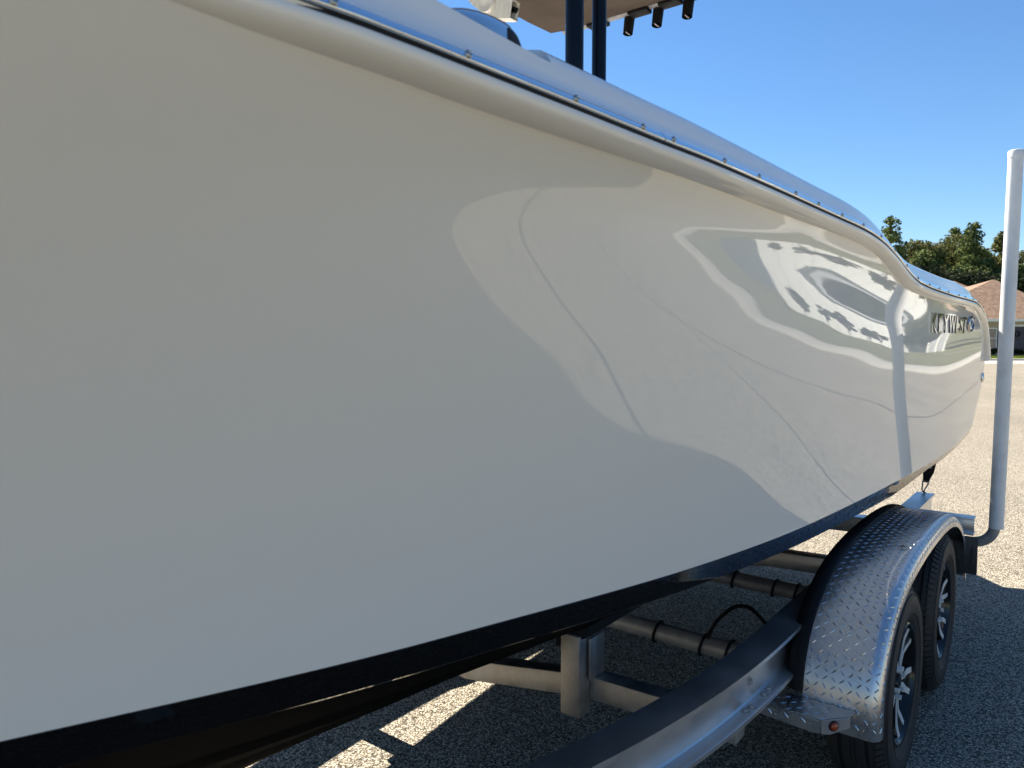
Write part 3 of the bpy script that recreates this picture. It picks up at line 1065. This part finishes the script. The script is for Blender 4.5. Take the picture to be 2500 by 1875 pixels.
def spoke_mesh():
    mb = MB()
    sec = []
    for r, hw, x in ((.055, .022, -.036), (.095, .020, -.038), (.135, .026, -.036), (.172, .040, -.030), (.186, .046, -.024)):
        sec.append([(x, hw, r), (x, -hw, r), (x - .018, -hw * 1.1, r), (x - .018, hw * 1.1, r)])
    mb.grid(sec, closed_v=True)
    mb.add(sec[0], [(0, 1, 2, 3)]); mb.add(sec[-1], [(0, 1, 2, 3)])
    return mb
def accent_mesh():
    mb = MB()
    def xf(r): return float(np.interp(r, [.055, .095, .135, .172, .19], [-.036, -.038, -.036, -.030, -.0235]))
    for sgn in (1, -1):
        line = [(.052, .002, .018), (.085, .004, .019), (.118, .006, .022), (.128, .009, .028), (.150, .019, .041), (.188, .030, .0485)]
        rows_ = [[(xf(r) + .0004, sgn * a, r), (xf(r) + .003, sgn * a, r), (xf(r) + .003, sgn * c, r), (xf(r) + .0004, sgn * c, r)] for r, a, c in line]
        mb.grid(rows_, closed_v=True)
        mb.add(rows_[-1], [(0, 1, 2, 3)])
    return mb
wheel_root = None
tm, rm_, sm_, am_ = tyre_mesh(), rim_mesh(), spoke_mesh(), accent_mesh()
def place_wheel(x, Y, flip, spin):
    global wheel_root
    if wheel_root is None:
        wo = rm_.build('wheel', M['rim'], tr, smooth=40)
        tm.build('tyre', M['tyre'], wo, smooth=35)
        s0 = sm_.build('spoke', M['rim'], wo, bevel=.003, smooth=40)
        a0 = am_.build('spoke_accent', M['machined'], wo, smooth=30)
        for k in range(1, 6):
            inst(s0, wo, rot=(2 * PI * k / 6, 0, 0)); inst(a0, wo, rot=(2 * PI * k / 6, 0, 0))
        mb = MB()
        mb.prism([(.009 * math.cos(PI / 3 * k), .009 * math.sin(PI / 3 * k)) for k in range(6)], lambda p: (-.036, p[0], p[1] + .046), lambda p: (-.018, p[0], p[1] + .046))
        ln = mb.build('lug_nut', M['machined'], wo, smooth=0)
        for k in range(1, 6):
            inst(ln, wo, rot=(2 * PI * (k + .5) / 6, 0, 0))
        wheel_root = wo
        w_ = wo
    else:
        w_ = inst(wheel_root, tr)
        for ch in list(wheel_root.children):
            inst(ch, w_)
    w_.location = (x - CL, Y - 2.5, .335)
    w_.rotation_euler = (spin, 0, PI if flip else 0)
place_wheel(-.437, 2.72, False, R(12))
place_wheel(-.437, 3.56, False, R(47))
place_wheel(2 * CL + .437, 2.72, True, R(30))
place_wheel(2 * CL + .437, 3.56, True, R(5))

# mud flap behind the rear wheel
def flap(mirrored):
    mb = MB()
    mb.box(-.66, -.378, 4.02, 4.028, .385, .565)
    if mirrored: mb = mir(mb)
    return tpart(mb, 'mud_flap', M['flap'], bevel=.003)
M['flap'] = mat('grey_black_rubber', (.03, .032, .035), .5)
fl = flap(False)
flap(True)
mb = MB(); mb.box(-.66, -.432, 4.012, 4.020, .536, .556)
tpart(mb, 'flap_bar', M['dark'], fl, bevel=.002)
for ch, a, c in (('A', -.487, -.443), ('U', -.436, -.396)):
    letter_mesh(ch, 'letter', a, c, .420, .515, M['flap'], fl, lambda y, z, d: (y - CL, 4.020 - d * .6 - 2.5, z), .006, .0)

# guide pole: bracket beam, bent arm, PVC sleeve and cap
gp = MB()
gp.box(-.664, -.405, 4.10, 4.18, .626, .634)
gp.box(-.664, -.405, 4.12, 4.128, .560, .626)
gp.box(-.664, -.405, 4.10, 4.18, .552, .560)
tpart(gp, 'pole_bracket', M['alu'], bevel=.0015)
PX, PY = -.312, 4.05
mb = MB()
mb.tube(catmull([(-.62, 4.07, .530), (-.50, 4.07, .528), (-.41, 4.065, .530), (-.36, 4.06, .547), (-.328, 4.053, .582), (-.316, PY, .63), (-.313, PY, .72)], 8), .0235, 20)
tpart(mb, 'pole_arm', M['galv'], smooth=60)
mb = MB()
tp = (-.296, 4.05, 2.305)
def polept(z): 
    k = (z - .615) / (2.305 - .615)
    return (PX + (tp[0] - PX) * k, PY, z)
mb.tube([polept(z) for z in (.615, 1.2, 1.8, 2.305)], .0303, 32, cap=False)
mb.tube([polept(z) for z in (.6155, .70)], .0265, 32, cap=False)
mb.grid([[tuple(Vector(polept(.615)) + Vector((math.cos(a) * r, math.sin(a) * r, 0))) for a in np.linspace(0, 2 * PI, 33)] for r in (.0265, .0303)])
pole = tpart(mb, 'guide_pole', M['pvc'], smooth=60)
mb = MB()
c = Vector(polept(2.303))
mb.lathe([(-.0, .0303), (0, .0322), (.026, .0322), (.031, .0300), (.0335, .025), (.0345, .0005)], 32, axis='z', centre=tuple(c))
tpart(mb, 'pole_cap', M['pvc'], pole, smooth=35)
mb = MB()
PX2 = 2 * CL - PX
mb.tube([(PX2, PY, .615), (PX2, PY, 2.305)], .0303, 24)
tpart(mb, 'guide_pole', M['pvc'], smooth=60)

# transom tie-down strap
st = thing('tie_down_strap', 'black webbing strap hooked between boat transom and end of trailer rail', 'strap', (-.71, 4.73, .6))
def sloc(mb, name, m, parent=st, **k):
    mb.v = [(x + .71, y - 4.73, z - .6) for x, y, z in mb.v]
    return mb.build(name, m, parent, **k)
A, B_ = Vector((-.700, 5.06, .93)), Vector((-.712, 4.755, .672))
side = Vector((.030, -.012, 0))
nm = (A - B_).cross(side).normalized() * .0016
mb = MB()
def lr(t, k): return A.lerp(B_, t) + side * k
ring = []
for t, k in ((0, 1), (.80, 1), (.93, .62), (1.0, .55)):
    ring.append([lr(t, k) + nm, lr(t, -k) + nm, lr(t, -k) - nm, lr(t, k) - nm])
mb.grid(ring, closed_v=True)
sloc(mb, 'webbing', M['webbing'], smooth=0)
mb = MB()
c0, c1 = .58, .74
nf = nm * 2.2
if nf.y > 0: nf = -nf
mb.grid([[lr(c0, .5) + nf, lr(c0, -.45) + nf], [lr(c1, .5) + nf, lr(c1, -.45) + nf]])
sloc(mb, 'care_label', M['tag'], smooth=0)
mb = MB()
mb.tube(catmull([lr(.985, .5), lr(1.05, .45), lr(1.16, .1), (B_ + Vector((0, 0.0, -.06))), lr(1.16, -.25), lr(1.05, -.45), lr(.985, -.5), lr(.985, 0), lr(.985, .5)], 6), .0040, 8)
sloc(mb, 'hook', M['galv'], smooth=60)

# tail plate on the rail end with reflector holes
mb = MB()
mb.box(-.690, -.676, 4.30, 4.74, .50, .595)
tpart(mb, 'rail_end_plate', M['alu'], bevel=.002)

# twig lying on the fender
mb = MB()
c = fend(float(np.interp(2.97, [p[0] for p in fp[:60]], fcum[:60])), .150, .003)
mb.tube([(c[0] - .012, c[1] - .004, c[2]), (c[0], c[1], c[2] + .006), (c[0] + .02, c[1] + .006, c[2] + .001)], [.0012, .0026, .0008], 6)
mb.tube([(c[0], c[1], c[2]), (c[0] + .004, c[1] + .012, c[2] + .008)], [.0014, .0008], 6)
mb.v = [(x - c[0], y - c[1], z - c[2]) for x, y, z in mb.v]
o = mb.build('twig', M['bark'], None)
o.location = c
o['label'] = 'small dark twig lying on top of the tread plate fender'
o['category'] = 'twig'

# ================================================================== BACKGROUND
# ---- house across the street (local x along the street, y away from the camera)
hx0, hy0 = vpos(60, 38.8)
house = thing('house', 'single storey house with brown shingle hip roof across the lot', 'house', (hx0, hy0, 0), YAW)
mb = MB()
mb.box(-14, 9, 0, .2, 0, 2.75); mb.box(-14, -13.8, 0.2, 12, 0, 2.75); mb.box(8.8, 9, .2, 12, 0, 2.75); mb.box(-14, 9, 12, 12.2, 0, 2.75)
mb.build('wall', M['house_wall'], house, smooth=0)
def hip(x0, x1, y0, y1, ze, zp, ridge):
    mb = MB()
    xm0, xm1 = ridge[0], ridge[1]
    ym = ridge[2]
    V = [(x0, y0, ze), (x1, y0, ze), (x1, y1, ze), (x0, y1, ze), (xm0, ym, zp), (xm1, ym, zp), (x0, y0, ze - .04), (x1, y0, ze - .04), (x1, y1, ze - .04), (x0, y1, ze - .04)]
    F = [(0, 1, 5, 4), (1, 2, 5), (2, 3, 4, 5), (3, 0, 4), (6, 7, 8, 9)] if xm0 != xm1 else [(0, 1, 4), (1, 2, 4), (2, 3, 4), (3, 0, 4), (6, 7, 8, 9)]
    mb.add(V, F)
    return mb
roof = hip(-7.2, 6.9, -.6, 11.5, 2.93, 6.52, (3.22, 3.32, 5.0)).build('roof', M['shingle'], house, smooth=0)
hip(-15.5, 6.6, 2.5, 13.5, 2.95, 6.62, (-9, 1.6, 8)).build('roof', M['shingle'], house, smooth=0)
mb = MB()
mb.box(-7.2, 6.9, -.66, -.60, 2.74, 2.95)
mb.box(-14.2, -6.6, -.3, -.24, 2.76, 2.95)
mb.build('fascia', M['white_paint'], house, smooth=0)
mb = MB(); mb.box(-6.6, 6.9, -.60, 0, 2.755, 2.765)
mb.build('soffit', M['white_paint'], house, smooth=0)
def window(x0, x1, z0, z1):
    f = MB()
    t = .09
    f.box(x0, x1, -.05, -.002, z0, z0 + t); f.box(x0, x1, -.05, -.002, z1 - t, z1)
    f.box(x0, x0 + t, -.05, -.002, z0 + t, z1 - t); f.box(x1 - t, x1, -.05, -.002, z0 + t, z1 - t)
    f.box(x0 + t, x1 - t, -.045, -.002, (z0 + z1) / 2 - .03, (z0 + z1) / 2 + .03)
    fo = f.build('window', M['white_paint'], house, smooth=0)
    for a, c in ((z0 + t, (z0 + z1) / 2 - .03), ((z0 + z1) / 2 + .03, z1 - t)):
        p = MB(); p.box(x0 + t, x1 - t, -.02, -.004, a, c)
        p.build('pane', M['glass'], fo, smooth=0)
window(-.95, .45, .55, 2.25)
window(-5.0, -3.6, .55, 2.25)
window(4.4, 6.0, .55, 2.25)
for x in (-1.35, .50, -5.45, -3.55, 3.95, 6.05):
    mb = MB()
    mb.box(x, x + .36, -.045, -.002, .5, 2.3)
    for k in range(10):
        mb.box(x + .04, x + .32, -.06, -.045, .58 + k * .17, .66 + k * .17)
    mb.build('shutter', M['navy_paint'], house, smooth=0)
mb = MB()
mb.box(1.75, 3.3, -.04, -.002, .1, 2.35)
door = mb.build('door', M['navy_paint'], house, smooth=0)
for x in (1.85, 2.6):
    for z in (.3, 1.25):
        mb = MB(); mb.box(x, x + .55, -.055, -.04, z, z + .8)
        mb.build('door_panel', M['navy_paint'], door, bevel=.01)
mb = MB()
mb.tube([(2.05 + .2 * math.cos(a), -.09, 1.75 + .2 * math.sin(a)) for a in np.linspace(0, 2 * PI, 20)], .06, 8, cap=False)
mb.build('wreath', M['wreath'], door, smooth=60)
mb = MB(); mb.box(1.6, 1.75, -.08, -.002, 0, 2.5); mb.box(3.3, 3.45, -.08, -.002, 0, 2.5); mb.box(1.6, 3.45, -.08, -.002, 2.36, 2.5)
mb.build('door_frame', M['white_paint'], house, smooth=0)

# ---- foliage
def leaves(centres, rads, n_, size, flat=.0, seed=0):
    """numpy leaf quads spread through clumps; returns verts, faces"""
    r = np.random.default_rng(seed)
    k = r.choice(len(centres), n_, p=np.array(rads) ** 2 / np.sum(np.array(rads) ** 2))
    d = r.normal(size=(n_, 3)); d /= np.linalg.norm(d, axis=1)[:, None]
    rad = np.array(rads)[k] * r.uniform(.45, 1.05, n_) ** .7
    c = np.array(centres)[k] + d * rad[:, None] * np.array([1, 1, .72])
    nrm = d + r.normal(scale=.75, size=(n_, 3)) + np.array([0, 0, .25]); nrm /= np.linalg.norm(nrm, axis=1)[:, None]
    a = np.cross(nrm, r.normal(size=(n_, 3))); a /= np.linalg.norm(a, axis=1)[:, None]
    b_ = np.cross(nrm, a)
    s = size * r.uniform(.6, 1.3, n_)[:, None]
    V = np.stack([c - a * s * .5, c + b_ * s * .32, c + a * s * .5, c - b_ * s * .32], 1).reshape(-1, 3)
    F = np.arange(n_ * 4).reshape(-1, 4)
    return V, F
def fast_mesh(name, V, F, m, parent=None):
    me = bpy.data.meshes.new(name)
    me.vertices.add(len(V)); me.vertices.foreach_set('co', np.ascontiguousarray(V, np.float32).ravel())
    nl = F.size
    me.loops.add(nl); me.loops.foreach_set('vertex_index', np.ascontiguousarray(F, np.int32).ravel())
    me.polygons.add(len(F)); me.polygons.foreach_set('loop_start', np.arange(0, nl, F.shape[1], dtype=np.int32))
    me.update(calc_edges=True)
    me.materials.append(m)
    o = bpy.data.objects.new(name, me)
    COL.objects.link(o)
    if parent: o.parent = parent
    return o
def tree(kind, loc, h, wd, label, seed, leaf, nl=5200, size=.42, group=None, trunk=.045):
    r = np.random.default_rng(seed)
    t = thing({'pine': 'pine_tree', 'oak': 'broadleaf_tree', 'small': 'small_tree'}[kind], label, 'tree', (loc[0], loc[1], 0), 0, group)
    cs, rs = [], []
    tr_ = MB()
    top = h * .97
    tr_.tube([(0, 0, -.1), (.1, .05, h * .3), (-.05, .1, h * .62), (.05, 0, top)], [h * trunk * .6, h * trunk * .45, h * trunk * .26, .03], 8)
    if kind == 'pine':
        nlev = 15
        for i in range(nlev):
            u = i / (nlev - 1)
            z = h * (.18 + .80 * u)
            rad = wd * ((1 - u) ** .8 * .85 + .10) * r.uniform(.65, 1.15)
            nb = 5 if u < .7 else 3
            a0 = r.uniform(0, 6)
            for k in range(nb):
                a = a0 + k * 2 * PI / nb + r.uniform(-.4, .4)
                q = rad * r.uniform(.45, 1.0)
                c = (q * math.cos(a), q * math.sin(a), z + r.uniform(-.3, .4))
                cs.append(c); rs.append(max(.55, wd * .36 * (1 - .62 * u) * r.uniform(.8, 1.25)))
                tr_.tube([(0, 0, z - .2), (c[0] * .6, c[1] * .6, c[2] - .1), c], [h * .006, h * .004, .015], 5)
    elif kind == 'oak':
        for i in range(46):
            d = r.normal(size=3); d /= np.linalg.norm(d)
            q = r.uniform(.45, 1.0)
            c = np.array([d[0] * wd * q, d[1] * wd * q, h * .60 + d[2] * h * .36 * q])
            cs.append(tuple(c)); rs.append(wd * r.uniform(.24, .38))
            if i % 3 == 0:
                tr_.tube([(0, 0, h * .34), (c[0] * .5, c[1] * .5, h * .34 + (c[2] - h * .34) * .6), tuple(c)], [h * .014, h * .008, .02], 5)
    else:
        for i in range(16):
            d = r.normal(size=3); d /= np.linalg.norm(d)
            q = r.uniform(.3, 1.0)
            c = np.array([d[0] * wd * q, d[1] * wd * q, h * .66 + d[2] * h * .27 * q])
            cs.append(tuple(c)); rs.append(wd * r.uniform(.25, .4))
            if i % 2 == 0:
                tr_.tube([(0, 0, h * .3), (c[0] * .5, c[1] * .5, h * .5), tuple(c)], [h * .012, h * .008, .012], 5)
    tr_.build('trunk', M['bark'], t, smooth=60)
    V, F = leaves(cs, rs, int(nl * (2.6 if kind != 'small' else 1)), size * (.82 if kind != 'small' else 1), seed=seed + 1)
    fast_mesh('crown', V, F, M[leaf], t)
    return t
def at_px(px_, depth):
    return vpos(depth, (px_ - 1250) / 1805 * depth)
def hgt(py_, depth): return EYE + (823 - py_) / 1805 * depth
# the ones that show beside the guide pole
tree('pine', at_px(2165, 80), hgt(538, 80), 4.2, 'tall loose crowned pine, leftmost tree, its top beside the boat stern', 1, 'leaf_pine', 6000, .40)
tree('oak', at_px(2222, 88), hgt(588, 88), 4.0, 'low olive broadleaf tree just right of the tall leftmost pine', 2, 'leaf_oak', 6000, .44)
tree('oak', at_px(2283, 90), hgt(578, 90), 4.8, 'wide rounded olive tree between the leftmost pine and the pointed pines', 3, 'leaf_oak', 8000, .44)
tree('pine', at_px(2322, 94), hgt(566, 94), 3.6, 'narrow bright green pine standing left of the tallest pointed pine', 4, 'leaf_pine', 6000, .42)
tree('pine', at_px(2364, 86), hgt(555, 86), 4.6, 'tall pointed dark pine directly behind the house roof peak', 5, 'leaf_pine', 8000, .42)
tree('pine', at_px(2432, 90), hgt(575, 90), 4.0, 'brownish pine partly hidden by the upper guide pole', 6, 'leaf_oak', 6500, .42)
tree('oak', at_px(2395, 96), hgt(612, 96), 4.6, 'shaded bushy tree filling the gap between the two right pines', 7, 'leaf_pine', 6000, .44)
tree('oak', at_px(2495, 84), hgt(632, 84), 4.4, 'shorter dense tree right of the guide pole beyond the house', 8, 'leaf_pine', 6500, .44)
tree('oak', at_px(2330, 82), hgt(660, 82), 5.4, 'dark dense tree low behind the left end of the house roof', 9, 'leaf_dark', 8000, .46)
tree('oak', at_px(2440, 82), hgt(650, 82), 5.4, 'dark dense tree low behind the right part of the house roof', 10, 'leaf_dark', 8000, .46)
tree('oak', at_px(2235, 80), hgt(655, 80), 5.0, 'dark undergrowth tree low behind the boat stern', 12, 'leaf_dark', 7000, .46)
tree('oak', at_px(2302, 92), hgt(585, 92), 4.6, 'olive broadleaf tree filling the gap left of the narrow bright pine', 14, 'leaf_oak', 7000, .44)
tree('oak', at_px(2348, 95), hgt(592, 95), 4.4, 'dull green bushy tree just left of the tallest pointed pine', 15, 'leaf_oak', 7000, .44)
tree('oak', at_px(2255, 86), hgt(598, 86), 4.2, 'dark olive rounded tree next to the low olive one by the stern', 16, 'leaf_pine', 7000, .44)
tree('oak', at_px(2460, 92), hgt(604, 92), 4.4, 'olive rounded tree directly behind the middle of the guide pole', 17, 'leaf_oak', 7000, .44)
# more of the same wood either side, seen only past the boat or in reflections
def dup(root, loc, rz, sc, label):
    r_ = root.copy(); COL.objects.link(r_); r_.location = (loc[0], loc[1], 0); r_.rotation_euler = (0, 0, rz); r_.scale = (sc, sc, sc); r_['label'] = label
    r_['group'] = 'wood beyond the lot'
    for ch in root.children:
        c = ch.copy(); COL.objects.link(c); c.parent = r_
src = [o for o in list(COL.objects) if o.name.startswith(('pine_tree', 'broadleaf_tree'))]
k = 0
for px_ in list(range(-900, 2100, 150)) + [2580, 2660, 2760, 2880, 3020, 3180, 3360, 3560]:
    s0 = src[k % len(src)]
    dup(s0, at_px(px_, 86 + (k * 37 % 14)), k * 1.3, .82 + (k * 29 % 10) * .03, 'tree of the wood at the far side of the lot')
    k += 1

# shrubs and flowers along the house
def shrub(loc, h, wd, label, seed, leaf='leaf_dark', name='shrub'):
    t = thing(name, label, 'shrub', (loc[0], loc[1], 0))
    r = np.random.default_rng(seed)
    cs = [(r.uniform(-wd, wd), r.uniform(-.3, .3), h * r.uniform(.35, .75)) for _ in range(8)]
    V, F = leaves(cs, [h * .32] * 8, 1200, .13, seed=seed)
    fast_mesh('foliage', V, F, M[leaf], t)
    mb = MB()
    for k in range(4):
        mb.tube([(r.uniform(-wd, wd) * .5, 0, 0), (r.uniform(-wd, wd), 0, h * .6)], [.02, .008], 5)
    mb.build('stem', M['bark'], t, smooth=60)
    return t
def hloc(x, y): 
    p = np.array([hx0, hy0]) + RGT * x + FWD * y
    return (float(p[0]), float(p[1]))
shrub(hloc(-.7, -.9), .75, .7, 'dark rounded shrub under the house window, left of the guide pole', 21)
shrub(hloc(2.2, -.9), .7, .9, 'dark low shrub by the house door, right of the guide pole', 22)
shrub(hloc(-3.4, -.9), .8, .9, 'dark shrub under the far left house window', 23)
shrub(hloc(5.2, -.9), .8, .9, 'dark shrub under the right house window', 24)
for k, (x, lab) in enumerate(((.15, 'clump of pink flowers on the shrub under the house window'), (2.0, 'pale flowers on the shrub beside the house door'))):
    V, F = leaves([(0, 0, .42), (.16, 0, .5)], [.14, .12], 160, .09, seed=31 + k)
    o = fast_mesh('flowers', V, F, M['petal'] if k == 0 else M['tag'])
    p = hloc(x, -1.25)
    o.location = (p[0], p[1], 0)
    o['label'] = lab; o['category'] = 'flowers'
# blades at the kerb edge of the lawn
r = np.random.default_rng(5)
nb = 14000
dd = 47.7 + r.uniform(0, 1, nb) ** 2 * 11; rr = r.uniform(.58, .74, nb) * dd
base = np.array([vpos(a, c) for a, c in zip(dd, rr)])
hh = r.uniform(.05, .11, nb); an = r.uniform(0, PI, nb); wd_ = r.uniform(.02, .04, nb)
ca, sa = np.cos(an) * wd_, np.sin(an) * wd_
V = np.stack([np.c_[base[:, 0] - ca, base[:, 1] - sa, np.full(nb, .01)], np.c_[base[:, 0] + ca, base[:, 1] + sa, np.full(nb, .01)], np.c_[base[:, 0] + r.normal(scale=.04, size=nb), base[:, 1] + r.normal(scale=.04, size=nb), hh]], 1).reshape(-1, 3)
o = fast_mesh('grass', V, np.arange(nb * 3).reshape(-1, 3), M['grass_blade'])
o['kind'] = 'stuff'; o['label'] = 'short bright green grass of the lawn before the house'; o['category'] = 'grass'

# ---- beyond the right edge of the frame, mirrored in the hull: warehouse, garage, young trees
wh = thing('warehouse', 'long white metal warehouse beyond the verge, mirrored in the glossy hull', 'building', (16, 36, 0))
mb = MB(); mb.box(.06, 22, 0, 30.5, .1, 4.4)
mb.build('shell', M['metal_wall'], wh, smooth=0)
pn = MB(); pn.box(-.02, .058, .05, 3.0, .12, 4.25)
p0 = pn.build('panel', M['metal_wall'], wh, smooth=0)
for k in range(1, 10):
    inst(p0, wh, loc=(0, 3.05 * k, 0))
mb = MB(); mb.box(-.25, .0, -.3, 30.8, 4.25, 4.5)
mb.build('gutter', M['grey_trim'], wh, smooth=0)
mb = MB()
mb.add([(-.3, -.3, 4.51), (22.3, -.3, 4.51), (22.3, 30.8, 4.51), (-.3, 30.8, 4.51), (11, -.3, 6.1), (11, 30.8, 6.1)], [(0, 4, 5, 3), (4, 1, 2, 5), (0, 1, 4), (3, 5, 2)])
mb.build('roof', M['metal_roof'], wh, smooth=0)
mb = MB(); mb.box(-.03, .1, 17.2, 18.3, .1, 2.3)
mb.build('door', M['grey_trim'], wh, smooth=0)
mb = MB()
mb.box(-1.6, -1.2, 11.9, 12.0, .1, 2.2)
ga = thing('garage', 'pale garage standing past the white warehouse, mirrored in the hull', 'building', (17, 79, 0))
mb = MB(); mb.box(0, 12, 0, 9, 0, 3.6)
mb.build('wall', M['metal_wall'], ga, smooth=0)
mb = MB(); mb.add([(-.4, -.4, 3.6), (12.4, -.4, 3.6), (12.4, 9.4, 3.6), (-.4, 9.4, 3.6), (3, 4.5, 5.6), (9, 4.5, 5.6)], [(0, 1, 5, 4), (1, 2, 5), (2, 3, 4, 5), (3, 0, 4), (3, 2, 1, 0)])
mb.build('roof', M['shingle'], ga, smooth=0)
for y in (1, 5):
    mb = MB(); mb.box(-.06, -.004, y, y + 2.8, .1, 2.5)
    dr = mb.build('garage_door', M['grey_trim'], ga, smooth=0)
spots = [(13.4, 33.0, 2.0, .5), (13.2, 36.4, 2.3, .6), (13.0, 39.6, 2.6, .75), (13.2, 46.0, 2.4, .8), (13.4, 49.5, 2.0, .65), (12.6, 53.2, 2.7, .75), (13.0, 61.0, 2.4, .7)]
tags_ = ['first', 'second', 'third', 'fourth', 'fifth', 'sixth', 'seventh']
for k, (x, y, h, wd) in enumerate(spots):
    tree('small', (x, y), h, wd, tags_[k] + ' young tree counted from the boat along the white warehouse', 40 + k, 'leaf_palm', 1500, .22, 'young trees on the verge', .03)
k = 0
for (x, y) in ((18, 69), (21, 72), (19, 75), (25, 70), (27, 76), (24, 80), (33, 92), (22, 95), (14, 99), (9, 102), (4, 106), (40, 60), (42, 45), (44, 30), (45, 12), (46, -6), (44, -24), (38, -42), (24, -54), (8, -60), (-10, -62), (-28, -58)):
    dup(src[(k * 3) % len(src)], (x, y), k * .9, .8 + (k * 17 % 9) * .04, 'tree of the wood beyond the warehouse and verge')
    k += 1

for o in list(bpy.data.objects):
    if o.type == 'EMPTY' and o.parent is None and not o.children:
        bpy.data.objects.remove(o)
